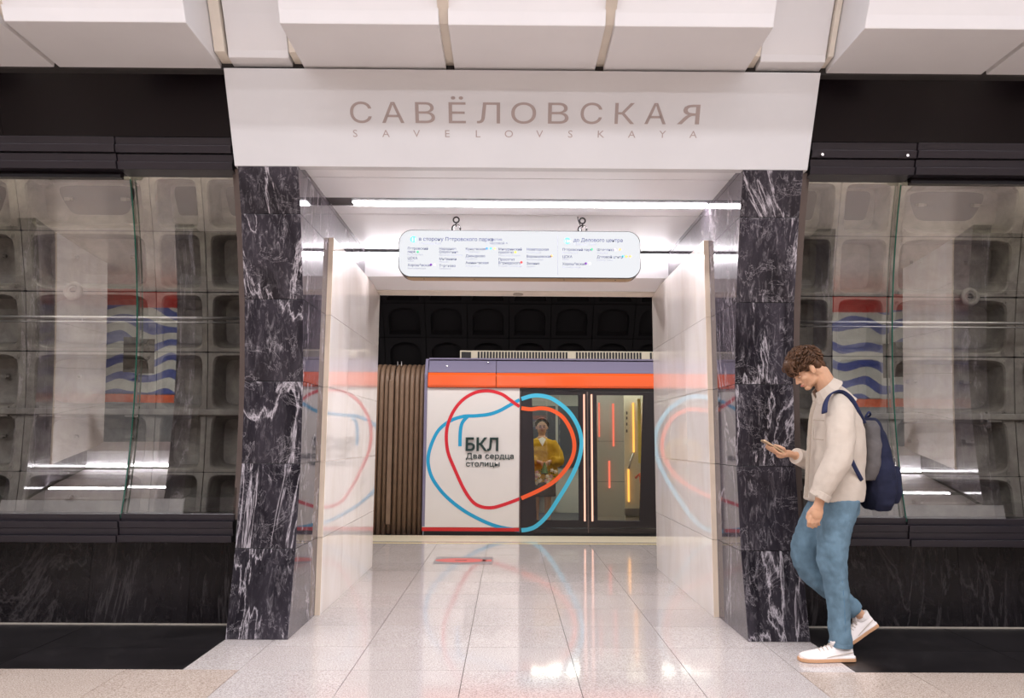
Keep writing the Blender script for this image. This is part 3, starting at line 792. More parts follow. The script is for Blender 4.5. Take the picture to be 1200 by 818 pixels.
# ---- interior
IY = TY+2.55
MB().box(xL+0.05, XR, TY+0.06, IY, -0.02, 0.03).build('inner_floor', 'train_inner_dark', tr)
MB().box(xL+0.05, XR, TY+0.06, IY, 2.02, 2.05).build('inner_ceiling', 'train_inner', tr)
inner = MB().box(xL+0.05, XR, IY, IY+0.03, 0.0, 2.05).build('inner_wall', 'train_inner', tr)
MB().box(xL+0.05, XR, IY-0.02, IY-0.002, 0.75, 1.75).build('far_window', 'train_inner_dark', inner)
for x in (X(630)-.2, X(668), X(722)+.1, 2.3):
    MB().box(x-0.02, x+0.02, IY-0.03, IY-0.021, 0.05, 2.0).build('window_pillar', 'train_inner', inner)
MB().box(xL+0.1, X(660), IY-0.45, IY-0.035, 0.36, 0.46).box(xL+0.1, X(660), IY-0.12, IY-0.035, 0.46, 0.95).build('bench_seat', 'seat_blue', tr, bevel=0.02)
MB().box(xL+0.3, XR, TY+1.2, TY+1.32, 1.99, 2.015).build('ceiling_lamp', 'train_lamp', tr)
MB().box(xL+0.3, XR, TY+0.35, TY+0.40, 1.99, 2.015).build('ceiling_lamp', 'train_lamp', tr)
# grey partition with red light bars seen through the right-hand leaf
py_ = TY+0.9
a = at(699, 540, py_).x; b = at(733, 540, py_).x
par = MB().box(a-0.02, b, py_, py_+0.03, 0.03, 2.0).build('partition', 'train_inner', tr)
for z in (1.18, 0.62): MB().box(a-0.02, b, py_-0.003, py_, z, z+0.006).build('partition_seam', 'train_inner_dark', par)
for px, ya, yb2, mt, w in ((718.5, 473, 523, 'led_red', .012), (714, 540, 572, 'led_red', .012), (702, 472, 512, 'led_red', .008)):
    p, q = at(px, ya, py_-0.02), at(px, yb2, py_-0.02)
    MB().box(p.x-w, p.x+w, py_-0.03, py_-0.001, q.z, p.z).build('light_bar', mt, par)
cy = TY+0.55
a = at(732, 540, cy).x; b = at(752, 540, cy).x
cab = MB().prism([(a, cy), (b, cy), (b+0.3, TY+0.10), (b+0.34, TY+0.10), (b+0.34, cy+0.03), (a, cy+0.03)], 0.03, 2.0, 'z').build('door_pocket', 'train_inner_cream', tr)
for px, ya, yb2 in ((742, 472, 530), (736.5, 550, 588)):
    p, q = at(px, ya, cy-0.02), at(px, yb2, cy-0.02)
    MB().box(p.x-.010, p.x+.010, cy-0.03, cy-0.001, q.z, p.z).build('light_bar', 'led_amber', cab)
for py2 in (484, 490, 497, 505):
    p = at(734.5, py2, cy); MB().box(p.x-.009, p.x+.009, cy-0.004, cy-0.0005, p.z-0.02, p.z+0.02).build('door_button', 'black', cab)
p, q = at(752, 545, TY+0.25), at(744, 592, TY+0.25)
MB().tube([at(742, 531, cy-0.05), at(739, 541, cy-0.06), at(737, 549, cy-0.05)], 0.014, 8).build('grab_handle', 'steel', cab, smooth=True)
MB().tube([at(745, 560, TY+0.3), at(750, 555, TY+0.22), at(751, 566, TY+0.22)], 0.016, 8).build('door_lever', 'line_orange', cab, smooth=True)
MB().box(at(732, 590, cy-.05).x, at(752, 590, cy-.05).x, cy-0.06, cy-0.002, 0.2, at(732, 596, cy-.05).z).build('equipment_box', 'steel', cab)
MB().box(X(755)-.02, X(757), TY+0.3, TY+0.32, 0.9, 1.75).build('yellow_notice', 'dot_yellow', cab)

# ---- gangway bellows
gw = root('gangway_bellows', (T(466, 540).x, TY+0.1, 0), 'brown ribbed rubber bellows between the train cars', 'bellows')
zbt = zo(429, TY+0.1)
bx1 = xL-0.01; bw = 0.066; nb = 13
for i in range(nb):
    x = bx1 - bw*(i+0.5)
    if i == 6: continue
    y = TY+0.10
    pts = [(x, y, -0.35), (x, y, zbt-0.26), (x, y+0.02, zbt-0.15), (x, y+0.07, zbt-0.06), (x, y+0.18, zbt-0.01), (x, y+0.3, zbt), (x, y+1.6, zbt)]
    MB().tube(pts, bw*0.47, 12, flat=1.25, side=(1, 0, 0)).build('fold', 'bellows_rubber', gw, smooth=True)
x = bx1 - bw*6.5
MB().box(x-bw*.42, x+bw*.42, TY+0.03, TY+0.07, 0.12, zbt-0.2).build('clamp_bar', 'bellows_rubber', gw, bevel=0.004)
MB().tube([(x, TY+0.10, 0), (x, TY+0.10, zbt-0.12), (x, TY+0.16, zbt-0.03), (x, TY+0.3, zbt)], bw*0.45, 12, side=(1, 0, 0)).build('fold', 'bellows_rubber', gw, smooth=True)
MB().tube([(x+0.05, TY+0.2, zbt), (x+0.05, TY+0.2, zbt+0.06)], 0.008, 8).tube([(x+0.10, TY+0.2, zbt), (x+0.10, TY+0.2, zbt+0.06)], 0.008, 8).build('lug', 'chrome', gw)
MB().box(bx1-bw*nb, bx1, TY+0.16, TY+0.2, -0.4, zbt-0.06).build('inner_skin', 'black', gw)
# neighbouring car
x9 = bx1-bw*nb-0.02
nc = root('metro_train', (x9-1, TY, 0), 'end of the next white car left of the brown bellows, mostly hidden by the portal', 'train')
MB().box(x9-3, x9, TY, TY+0.08, 0.09, Z_b1).build('side_panel', 'train_white', nc)
MB().box(x9-3, x9, TY-0.04, TY+0.08, Z_b1+.002, Z_or1).build('orange_band', 'train_orange', nc)
MB().box(x9-3, x9, TY-0.006, TY+0.08, 0.045, 0.088).build('sill_stripe', 'train_red', nc)
MB().prism([(TY, Z_or1+.002), (TY+0.1, Z_top), (TY+2.5, Z_top), (TY+2.5, Z_or1)], x9-3, x9).build('roof_band', 'train_lilac', nc)

# ---- tunnel beyond the train
wb = struct(root('wall_back', (0, 12.3, 0)), 'dark ribbed lining of the track tunnel above the train')
TR, TCY, TCZ = 3.0, 9.6, 1.6
def tarc(z): return TCY+math.sqrt(max(TR*TR-(z-TCZ)**2, 0.01))
def arch_pan(w, h):
    m = MB(); N = 9
    inn = [(-w*.38, -h*.42), (w*.38, -h*.42)] + [(w*.38*math.cos(math.pi*k/N), h*.10+h*.28*math.sin(math.pi*k/N)) for k in range(N+1)]
    outr = [(-w/2, -h/2), (w/2, -h/2)] + [(w/2*max(-1, min(1, 1.3*math.cos(math.pi*k/N))), h*.5) if 0 < k < N else ((w/2, h*.5) if k == 0 else (-w/2, h*.5)) for k in range(N+1)]
    n_ = len(inn)
    vs = [(x, 0, z) for x, z in outr]+[(x, 0, z) for x, z in inn]+[(x*.95, 0.16, z*.95) for x, z in inn]
    fs = []
    for i in range(n_):
        j = (i+1) % n_
        fs += [(i, j, n_+j, n_+i), (n_+i, n_+j, 2*n_+j, 2*n_+i)]
    fs.append(tuple(range(2*n_, 3*n_)))
    return m.add(vs, fs).mesh('lining_segment', 'tunnel_iron')
ap = arch_pan(0.70, 0.62)
for th in range(5):
    a0 = R(8+12*th)
    for c_ in range(12):
        o = bpy.data.objects.new('lining_segment', ap); C.objects.link(o); o.parent = wb; o.matrix_parent_inverse = WM[wb.name].inverted()
        o.location = (-3.9+0.71*c_+(0.0), TCY+TR*math.cos(a0), TCZ+TR*math.sin(a0)); o.rotation_euler = (a0, 0, 0)
m = MB(); vs = []
for k in range(25):
    a0 = R(-35+185*k/24)
    for x in (-5, 5): vs.append((x, TCY+(TR+.2)*math.cos(a0)-0.0, TCZ+(TR+.2)*math.sin(a0)))
m.add(vs, [(2*k, 2*k+1, 2*k+3, 2*k+2) for k in range(24)]).build('tunnel_skin', 'tunnel_iron', wb)

# ================================================================ HANGING SIGN
SY = 5.40
a, b = at(467.5, 271, SY), at(751.5, 324.5, SY)
sx_0, sx_1, sz0, sz1 = a.x, b.x, at(600, 325.5, SY).z, at(600, 270, SY).z
def rrect(x0, x1, z0, z1, r, n=8):
    P = []
    for cx_, cz_, a0 in ((x1-r, z0+r, -90), (x1-r, z1-r, 0), (x0+r, z1-r, 90), (x0+r, z0+r, 180)):
        for k in range(n+1):
            t = R(a0+90*k/n); P.append((cx_+r*math.cos(t), cz_+r*math.sin(t)))
    return P
sg = root('hanging_sign', ((sx_0+sx_1)/2, SY+0.05, sz0), 'long white rounded lightbox sign with station lists hanging in the portal', 'sign')
MB().prism(rrect(sx_0, sx_1, sz0, sz1, 0.10), SY+0.004, SY+0.125, 'y').build('casing', 'black', sg)
MB().prism(rrect(sx_0+.004, sx_1-.004, sz0-0.002, sz1-.02, 0.10), SY+0.012, SY+0.12, 'y').build('underside', 'sign_bottom', sg)
MB().prism(rrect(sx_0+.006, sx_1-.006, sz0+.006, sz1-.006, 0.095), SY, SY+0.003, 'y').build('lit_face', 'sign_light', sg)
for px in (497, 556, 661, 721):
    p = at(px, 327, SY+.05); MB().ball((p.x, SY+.05, sz0), 0.006, n=8, m=6).build('casing_screw', 'black', sg)
def st(s, px, py, hpx, mat='ink', off=0.0):
    p = at(px, py+ (0), SY-0.0015)
    h = hpx*SY/850.0*0.99
    return text_mesh('sign_text', s, h, mat, (p.x, SY-0.0015, p.z), offset=off, parent=sg)
def dot(px, py, r, mat, y=SY-0.0015):
    p = at(px, py, y); r = r*SY/850.0
    return MB().add([(p.x+r*math.cos(2*math.pi*k/16), y, p.z+r*math.sin(2*math.pi*k/16)) for k in range(16)], [tuple(range(16))]).build('line_dot', mat, sg)
dot(484.5, 280.5, 4.0, 'dot_cyan'); st('11', 482.0, 282.8, 6.4, 'dot_white', 0.0006).location.y -= 0.001
st('в сторону Петровского парка', 490.5, 282, 6.3, 'ink', 0.0006); st('• Petrovsky Park', 491, 286.3, 4.0, 'ink_pale')
st('против', 573.5, 282, 4.6, 'ink'); st('часовой <', 573.5, 286.3, 4.6, 'ink')
cols_ = [
 (477.5, [('Петровский', 292.5, 0), ('парк', 296.3, 0), ('Petrovsky Park', 299.3, 1), ('ЦСКА', 303.8, 0), ('CSKA', 306.6, 1), ('Хорошёвская', 312, 0), ('Khoroshyovskaya', 315.2, 1)]),
 (514.5, [('Народное', 292.8, 0), ('Ополчение', 296.6, 0), ('Narodnoe Opolchenie', 299.6, 1), ('Мнёвники', 304.8, 0), ('Mnevniki', 307.6, 1), ('Терехово', 312.8, 0), ('Terekhovo', 315.6, 1)]),
 (545.5, [('Кунцевская', 293, 0), ('Kuntsevskaya', 296, 1), ('Давыдково', 301.2, 0), ('Davydkovo', 304.2, 1), ('Аминьевская', 309.2, 0), ('Aminyevskaya', 312.4, 1)]),
 (584.0, [('Мичуринский', 293.3, 0), ('проспект', 297, 0), ('Michurinsky Prospekt', 300.2, 1), ('Проспект', 305.4, 0), ('Вернадского', 309.4, 0), ('Prospekt Vernadskogo', 312.4, 1)]),
 (617.0, [('Новаторская', 293.5, 0), ('Novatorskaya', 296.6, 1), ('Воронцовская', 301.8, 0), ('Vorontsovskaya', 305, 1), ('Зюзино', 310, 0), ('Zyuzino', 313, 1)]),
 (659.0, [('Петровский парк', 293.8, 0), ('Petrovsky Park', 297, 1), ('ЦСКА', 302.2, 0), ('CSKA', 305, 1), ('Хорошёвская', 310.6, 0), ('Khoroshyovskaya', 313.8, 1)]),
 (699.5, [('Шелепиха', 294, 0), ('Shelepikha', 297.2, 1), ('Деловой центр', 302.4, 0), ('Delovoy Tsentr', 305.6, 1)])]
for x, rows in cols_:
    for s_, y, pale in rows: st(s_, x, y, 4.3 if not pale else 3.1, 'ink_pale' if pale else 'ink', 0.0 if pale else 0.0004)
for px, py, mt in ((489.5, 295.2, 'dot_green'), (505, 310.2, 'dot_purple'), (509.5, 310.2, 'dot_pink'), (570.5, 291.2, 'dot_blue'), (575, 291.2, 'dot_cyan'), (579.5, 291.2, 'dot_orange'), (604, 295.5, 'dot_yellow'), (611, 307.4, 'dot_red'),
                   (646.5, 299.8, 'dot_orange'), (693.5, 292.2, 'dot_green'), (686.5, 308.8, 'dot_purple'), (691, 308.8, 'dot_pink'), (721, 292.4, 'dot_pink'), (726.5, 292.4, 'dot_orange'), (730, 300.4, 'dot_cyan'), (734, 300.6, 'dot_yellow'), (738.5, 300.6, 'dot_orange')):
    dot(px, py, 1.5, mt)
dot(664.8, 282.3, 4.0, 'dot_cyan'); st('11A', 661.3, 284, 4.8, 'dot_white', 0.0003).location.y -= 0.001
st('до Делового центра', 672, 283.2, 6.1, 'ink', 0.0005); st('• Delovoy Tsentr', 672.5, 287.2, 4.0, 'ink_pale')
p, q = at(653.5, 277, SY), at(653.5, 322, SY)
MB().box(p.x-.001, p.x+.001, SY-.002, SY-.001, q.z, p.z).build('divider', 'ink_pale', sg)
p, q = at(570.8, 277, SY), at(570.8, 287, SY)
MB().box(p.x-.0008, p.x+.0008, SY-.002, SY-.001, q.z, p.z).build('divider', 'ink_pale', sg)
for px in (534.5, 682.5):
    x = at(px, 265, SY+0.03).x; y = SY+0.03
    h = MB().torus((x, y, ZC-0.032), 0.022, 0.006, 'y').torus((x, y, ZC-0.066), 0.014, 0.005, 'x').torus((x, y, sz1+0.018), 0.032, 0.007, 'y')
    h.tube([(x, y, ZC-0.08), (x, y, sz1+0.035)], 0.005, 8)
    h.build('chain_hook', 'chrome' if False else 'black', sg, smooth=True)
    MB().torus((x+0.006, y-0.004, sz1+0.018), 0.026, 0.003, 'y').build('carabiner', 'chrome', sg, smooth=True)
x = at(677, 260, SY+.03).x
MB().tube(catmull([(x, SY+.03, ZC), (x+.004, SY+.03, ZC-.03), (x+.02, SY+.03, ZC-.07), (x+.03, SY+.03, sz1)]), 0.0035, 6).build('power_cable', 'black', sg)

# ---------------------------------------------------------------- floor sticker
p0, p1, p2_, p3_ = [Vector((0, 0, CAM_Z)) for _ in range(4)]
def onfloor(px, py):
    v = CAM_M.to_3x3() @ Vector(((px-600)/F_PX, (409-py)/F_PX, -1)); return Vector((0, 0, CAM_Z)) - v*(CAM_Z/v.z)
a, b = onfloor(507, 661), onfloor(577, 653)
stk = root('floor_sticker', ((a.x+b.x)/2, (a.y+b.y)/2, 0), 'grey rectangular floor sticker with a red oval, near the platform edge', 'sticker')
x1s = onfloor(577, 661).x
MB().box(a.x, x1s, a.y, b.y, 0.0008, 0.0016).build('backing', 'sticker_grey', stk)
cxs, cys = (a.x+x1s)/2-.03, (a.y+b.y)/2
MB().add([(cxs+0.255*math.cos(2*math.pi*k/40), cys+0.125*math.sin(2*math.pi*k/40), 0.0022) for k in range(40)], [tuple(range(40))]).build('red_oval', 'sticker_red', stk)
MB().box(x1s-.10, x1s-.01, cys-.06, cys+.06, 0.0018, 0.0022).build('red_square', 'sticker_red', stk)
MB().box(cxs-.06, cxs+.06, cys-.01, cys+.01, 0.0026, 0.003).build('dark_mark', 'black', stk)

# ================================================================ OPPOSITE SIDE (seen mirrored in the glass)
def joined(name, objs, M, label):
    me = bpy.data.meshes.new(name); vs = []; fs = []; mi = []; mats = []
    for o in objs:
        src = o.data; mt = src.materials[0]
        if mt not in mats: mats.append(mt)
        k = len(vs); vs += [tuple(M @ v_.co) for v_ in src.vertices]
        for p_ in src.polygons: fs.append(tuple(i+k for i in p_.vertices)); mi.append(mats.index(mt))
    me.from_pydata(vs, [], fs)
    for mt in mats: me.materials.append(mt)
    me.polygons.foreach_set('material_index', mi)
    return struct(put(name, me), label)
# dark lining panels standing in for the glazing of the opposite wall
tmp = [arcslab(-4.4, -1.74, 0.7, 2.87, 0.2, 0.02).build('opp', 'black_panel'), arcslab(1.88, 4.4, 0.7, 2.87, 0.2, 0.02).build('opp', 'black_panel')]
Mo = Matrix.Translation((0.0, 2*HY, 0)) @ Matrix.Rotation(math.pi, 4, 'Z')
wo = joined('wall_opposite', OPP + tmp, Mo, 'opposite side wall of the hall with its white portal')
for dx in (-8.15, 8.15):
    w2 = bpy.data.objects.new('wall_opposite', wo.data); C.objects.link(w2); w2.location = (dx, 0, 0); struct(w2, 'next portal of the opposite side wall')
for o in tmp: bpy.data.objects.remove(o)
y0 = 2*HY-9.4
t2 = root('metro_train', (0, y0, 0), 'train with blue and white waves and a red stripe, mirrored in the left glass', 'train')
MB().box(-13, 13, y0-0.1, y0, 0.35, 2.0).build('side_panel', 'wave_pattern', t2)
MB().box(-13, 13, y0-0.1, y0+0.02, 2.0, 2.15).build('top_band', 'train_orange', t2)
MB().box(-13, 13, y0-0.1, y0+0.02, 0.05, 0.35).build('red_band', 'train_red', t2)
for x in (-10.4, -8.0, -5.6, -2.6, -1.0, 0.9, 2.3, 5.4, 7.8, 10.2):
    MB().box(x, x+0.8, y0+0.002, y0+0.006, 0.95, 1.6).build('side_window', 'door_frame', t2)
# ================================================================ PEOPLE
def remesh(o, vox, smooth=4, disp=None):
    r = o.modifiers.new('remesh', 'REMESH'); r.mode = 'VOXEL'; r.voxel_size = vox; r.use_smooth_shade = True
    s_ = o.modifiers.new('smooth', 'SMOOTH'); s_.factor = 0.5; s_.iterations = smooth
    if disp:
        for nm, size, st_ in disp:
            tx = bpy.data.textures.new(nm, 'CLOUDS'); tx.noise_scale = size; tx.noise_depth = 1
            d = o.modifiers.new('folds', 'DISPLACE'); d.texture = tx; d.strength = st_; d.mid_level = 0.5; d.texture_coords = 'GLOBAL'
    return o
def ell(c, rx, ry, n=24, e=2.0, ax=(1, 0, 0), ay=(0, 1, 0)):
    ax, ay = Vector(ax), Vector(ay); out = []
    for k in range(n):
        a = 2*math.pi*k/n; cx_, sy_ = math.cos(a), math.sin(a)
        out.append(Vector(c) + ax*rx*math.copysign(abs(cx_)**(2/e), cx_) + ay*ry*math.copysign(abs(sy_)**(2/e), sy_))
    return out

PD = 4.27
def Q(px, py, dy=0.0): return at(px, py, PD+dy)
PPM = 850/(PD*0.9923)                          # pixels per metre at his distance, roughly
def px2m(w): return w/PPM

man = root('person', (Q(975, 770).x, PD, 0), 'man with wavy brown hair, cream overshirt and blue jeans walking while looking down', 'person')
# ---- head (local frame: face towards -X, up +Z), tilted down
HT = R(-36)
HM = Matrix.Rotation(HT, 4, 'Y')
HC = Q(945.5, 431.5, 0.0); HS = 0.90
def hp(x, y, z): return HC + (HM @ Vector((x, y, z)))*HS
HR3 = HM.to_3x3()
def hb(m, c, r, extra=None, n=16, mm=10):
    rot = HR3 if extra is None else HR3 @ extra
    m.ball(hp(*c), tuple(q*HS for q in r), rot, n, mm)
def head_shape(m):
    hb(m, (0.012, 0, 0.035), (0.100, 0.076, 0.092), n=24, mm=16)
    hb(m, (-0.030, 0, -0.030), (0.066, 0.060, 0.085), n=20, mm=14)
    hb(m, (-0.020, 0, -0.072), (0.068, 0.054, 0.045), Matrix.Rotation(R(-14), 3, 'Y'))
    hb(m, (-0.070, 0, -0.104), (0.026, 0.026, 0.019))
    hb(m, (-0.084, 0, 0.012), (0.020, 0.046, 0.013))
    for s in (-1, 1):
        hb(m, (-0.058, s*0.034, -0.036), (0.030, 0.022, 0.024))
        hb(m, (-0.095, s*0.011, -0.046), (0.012, 0.009, 0.009))
        hb(m, (-0.004, s*0.078, -0.012), (0.019, 0.010, 0.033), Matrix.Rotation(R(10), 3, 'Y') @ Matrix.Rotation(R(s*14), 3, 'Z'))
        hb(m, (-0.012, s*0.078, -0.036), (0.009, 0.006, 0.010))
    # nose
    m.tube([hp(-0.088, 0, 0.008), hp(-0.098, 0, -0.018), hp(-0.108, 0, -0.038)], [0.009*HS, 0.010*HS, 0.012*HS], 10)
    hb(m, (-0.111, 0, -0.042), (0.013, 0.012, 0.010))
    hb(m, (-0.092, 0, -0.068), (0.010, 0.024, 0.007)); hb(m, (-0.090, 0, -0.080), (0.010, 0.020, 0.007))
sk = MB(); head_shape(sk)
NB = Q(976, 466, 0.0)                          # base of the neck
sk.tube([hp(0.028, 0, -0.025), hp(0.045, 0, -0.075), NB], [0.062, 0.058, 0.062], 16)
# torso, arms, legs of the body under the clothes
S_n, E_n, W_n = Q(984, 482, -0.165), Q(984, 534, -0.24), Q(961, 582, -0.23)
S_f, E_f, W_f = Q(981, 482, 0.165), Q(966, 543, 0.19), Q(932, 534, 0.06)
HIP = Q(980, 585, 0.0)
sk.tube([NB, Q(980, 490), Q(980, 540), HIP], [0.07, 0.10, 0.09, 0.10], 16)
for a, b, c in ((S_n, E_n, W_n), (S_f, E_f, W_f)):
    sk.tube([Q(980, 480), a, b, c], [0.06, 0.045, 0.036, 0.026], 12)
KN_n, AN_n = Q(974, 658, -0.08), Q(984, 752, -0.08)
KN_f, AN_f = Q(940, 652, 0.09), Q(1008, 722, 0.11)
sk.tube([Q(984, 598, -0.08), KN_n, AN_n], [0.065, 0.045, 0.035], 12)
sk.tube([Q(972, 598, 0.08), KN_f, AN_f], [0.065, 0.045, 0.035], 12)
sk.tube([Q(981, 590, -0.08), Q(981, 590, 0.08)], [0.08, 0.08], 12)

def finger(m, pts, r=0.0085):
    m.tube(pts, [r*1.05]+[r]*(len(pts)-2)+[r*0.8], 9, round_ends=True)
# far hand, holding the phone (fingers below and behind the phone, thumb on top)
PH0, PH1 = Q(893.5, 515.8, 0.045), Q(917.5, 531.0, 0.045)      # phone: upper-left end, lower-right end
pl_ = (PH1-PH0); plen = pl_.length; pdir = pl_.normalized()
pup = Vector((pdir.z, 0, -pdir.x));  pup = pup if pup.z > 0 else -pup          # screen side
pc = (PH0+PH1)/2
palm = Q(917.5, 531.5, 0.05)
sk.tube([W_f, Q(925, 531.5, 0.055), palm], [0.026, 0.030, 0.034], 12, flat=0.72, side=(0, 1, 0))
sk.ball(palm + Vector((-0.004, 0, -0.006)), (0.036, 0.042, 0.021), Matrix.Rotation(R(-18), 3, 'Y'))
for k, (t0, dy) in enumerate(((0.02, -0.036), (0.0, -0.014), (-0.005, 0.010), (-0.01, 0.033))):
    b0 = palm + Vector((-0.020, dy, -0.004))
    mid = pc + pdir*(0.030-0.012*k+0.002) - pup*0.020 + Vector((0, dy*0.9, 0))
    tip1 = pc + pdir*(0.006-0.010*k) - pup*0.017 + Vector((0, dy*0.9-0.006, 0))
    tip2 = pc + pdir*(-0.014-0.008*k+0.010) - pup*0.012 + Vector((0, -0.030+0.016*k-0.012, 0))
    finger(sk, [b0, mid, tip1, tip2])
finger(sk, [palm + Vector((0.002, -0.028, 0.012)), pc + pdir*0.050 + pup*0.018 + Vector((0, -0.038, 0)), pc + pdir*0.022 + pup*0.016 + Vector((0, -0.022, 0)), pc + pdir*0.004 + pup*0.012 + Vector((0, -0.010, 0))], 0.0100)
# near hand, hanging relaxed with curled fingers
hn = Q(957.5, 597, -0.225)
sk.tube([W_n, Q(960.5, 588, -0.228), hn], [0.026, 0.027, 0.030], 12, flat=0.72, side=(1, 0, 0))
sk.ball(hn + Vector((-0.002, 0, -0.012)), (0.037, 0.019, 0.045), Matrix.Rotation(R(10), 3, 'Y'))
for k, (dx, ln) in enumerate(((-0.030, 0.070), (-0.011, 0.078), (0.009, 0.072), (0.026, 0.058))):
    b0 = hn + Vector((dx-0.006, 0.002, -0.040)); 
    finger(sk, [b0, b0 + Vector((-0.012, 0.004, -ln*0.42)), b0 + Vector((-0.008, 0.020, -ln*0.72)), b0 + Vector((0.004, 0.034, -ln*0.80))])
finger(sk, [hn + Vector((-0.026, 0.004, 0.004)), hn + Vector((-0.044, 0.010, -0.022)), hn + Vector((-0.047, 0.020, -0.050)), hn + Vector((-0.040, 0.024, -0.064))], 0.0100)
body = remesh(sk.build('body', 'skin', man), 0.0042, 2)
# face details (they sit on the skin)
for s in (-1, 1):
    MB().ball(hp(-0.0865, s*0.031, -0.012), (0.007*HS, 0.011*HS, 0.0035*HS), HR3, 12, 8).build('eye', 'eye_white', man, smooth=True)
    MB().ball(hp(-0.0955, s*0.032, -0.014), (0.003*HS, 0.005*HS, 0.003*HS), HR3, 10, 6).build('iris', 'eye_dark', man, smooth=True)
    MB().tube([hp(-0.099, s*0.014, 0.004), hp(-0.101, s*0.030, 0.011), hp(-0.088, s*0.050, 0.006)], [0.004, 0.0052, 0.003], 8).build('eyebrow', 'hair_brown', man, smooth=True)
    MB().tube([hp(-0.095, s*0.018, -0.009), hp(-0.099, s*0.031, -0.006), hp(-0.088, s*0.045, -0.011)], [0.002, 0.003, 0.002], 8).build('eyelid', 'skin', man, smooth=True)
MB().tube([hp(-0.089, -0.022, -0.0735), hp(-0.1015, -0.008, -0.072), hp(-0.103, 0, -0.0735), hp(-0.1015, 0.008, -0.072), hp(-0.089, 0.022, -0.0735)], [0.002, 0.0045, 0.0045, 0.0045, 0.002], 8).build('lips', 'lip', man, smooth=True)
# ---- hair
rnd = random.Random(5)
hr = MB()
hb(hr, (0.016, 0, 0.050), (0.110, 0.088, 0.088), n=24, mm=14)
hb(hr, (0.060, 0, 0.012), (0.062, 0.076, 0.072), n=20, mm=12)
hb(hr, (-0.072, 0, 0.080), (0.050, 0.068, 0.042), n=20, mm=12)
for s in (-1, 1): hb(hr, (-0.024, s*0.068, 0.022), (0.030, 0.012, 0.034))
for s in (-1, 1): hb(hr, (0.046, s*0.052, -0.004), (0.032, 0.028, 0.040))
hb(hr, (0.078, 0, -0.024), (0.036, 0.060, 0.050), n=18, mm=10)
def on_hair(u, v):
    return Vector((0.010 + 0.112*math.cos(v)*math.cos(u), 0.090*math.cos(v)*math.sin(u), 0.048 + 0.090*math.sin(v)))
for k in range(430):
    u = rnd.uniform(-math.pi, math.pi); v = rnd.uniform(-0.45, 1.45)
    p = on_hair(u, v)
    if p.x < -0.045 and p.z < 0.045: continue
    if abs(p.y) > 0.050 and p.x < 0.012 and p.z < 0.026: continue
    if p.z < -0.01 and p.x < 0.045: continue
    nrm_ = Vector(((p.x-.01)/.0125, p.y/.0081, (p.z-.048)/.0081)).normalized()
    flow = Vector((-1.0, 0.25*p.y/0.09, -0.35 if p.x > -0.02 else -0.9))
    if p.x > 0.06: flow = Vector((0.3, 0, -1.0))
    flow = (flow - nrm_*flow.dot(nrm_)).normalized()
    sidev = nrm_.cross(flow); L = rnd.uniform(0.026, 0.048); cu = rnd.uniform(-0.7, 0.7); lift = rnd.uniform(0.000, 0.020)
    pts = []
    for q in range(5):
        t = q/4; pts.append(p + flow*L*t + sidev*L*cu*math.sin(t*2.6)*0.5 + nrm_*(lift*math.sin(t*3.1) + 0.002 - 0.006*t))
    r0 = rnd.uniform(0.0045, 0.0085)
    hr.tube([hp(*x) for x in pts], [r0*.7, r0, r0, r0*.75, r0*.2], 6, flat=0.6)
for k in range(46):   # fringe falling over the forehead
    y = rnd.uniform(-0.065, 0.065); x0 = -0.082 + 0.25*y*y/0.065 + rnd.uniform(-0.008, 0.012); z0 = rnd.uniform(0.055, 0.105)
    dx = rnd.uniform(-0.046, -0.014)
    pts = [(x0, y, z0), (x0+dx*0.9, y*1.02, z0-0.004), (x0+dx*1.1, y*1.05+rnd.uniform(-.01, .01), z0-0.030), (x0+dx*0.6, y*1.05+rnd.uniform(-.014, .014), z0-rnd.uniform(0.045, 0.064))]
    r0 = rnd.uniform(0.005, 0.0085)
    hr.tube([hp(*x) for x in catmull(pts, 3)], [r0*(1-0.85*(i/9)**2) for i in range(10)], 6, flat=0.65)
hr.build('hair', 'hair_brown', man, smooth=True)

# ---- overshirt
jk = MB()
def ringpx(y, x0, x1, ry, dy=0.0, e=2.3):
    c = Q((x0+x1)/2, y, dy); a = px2m((x1-x0)/2); th = c.x/c.y
    rx = math.sqrt(max(a*a-(th*ry*0.9)**2, 0.05**2))
    return ell(c, rx, ry, 28, e)
sil = [(462, 962, 986, 0.060), (468, 956, 993, 0.115), (476, 952, 1000, 0.165), (488, 949.5, 1006, 0.185), (505, 948.5, 1010, 0.190), (525, 947, 1012, 0.190), (545, 946, 1012, 0.185), (565, 944.5, 1011, 0.187), (580, 943.5, 1010.5, 0.19), (586.5, 943, 1010, 0.19)]
jk.loft([ringpx(y, a, b, r) for y, a, b, r in sil])
jk.tube([Q(984, 478), Q(975, 463), Q(969, 457)], [0.11, 0.082, 0.074], 20)
def sleeve(m, pts, rad, **kw): m.tube(catmull(pts, 4), kw['r'], 16, round_ends=False)
def interp(rad, n):
    out = []; m_ = len(rad)-1
    for i in range(n):
        t = i/(n-1)*m_; k = min(int(t), m_-1); out.append(rad[k]*(1-(t-k))+rad[k+1]*(t-k))
    return out
def tube_s(m, pts, rad, n=16, **kw):
    P = catmull(pts, 5); m.tube(P, interp(rad, len(P)), n, **kw)
tube_s(jk, [Q(981, 474, -0.10), Q(984, 484, -0.175), Q(985, 508, -0.225), Q(983, 534, -0.25), Q(971, 560, -0.25), Q(960.5, 581, -0.235)], [0.07, 0.082, 0.080, 0.074, 0.064, 0.053])
tube_s(jk, [Q(978, 476, 0.10), Q(977, 488, 0.17), Q(970, 515, 0.20), Q(964, 540, 0.19), Q(948, 541, 0.13), Q(934.5, 535, 0.07)], [0.07, 0.080, 0.075, 0.068, 0.054, 0.046])
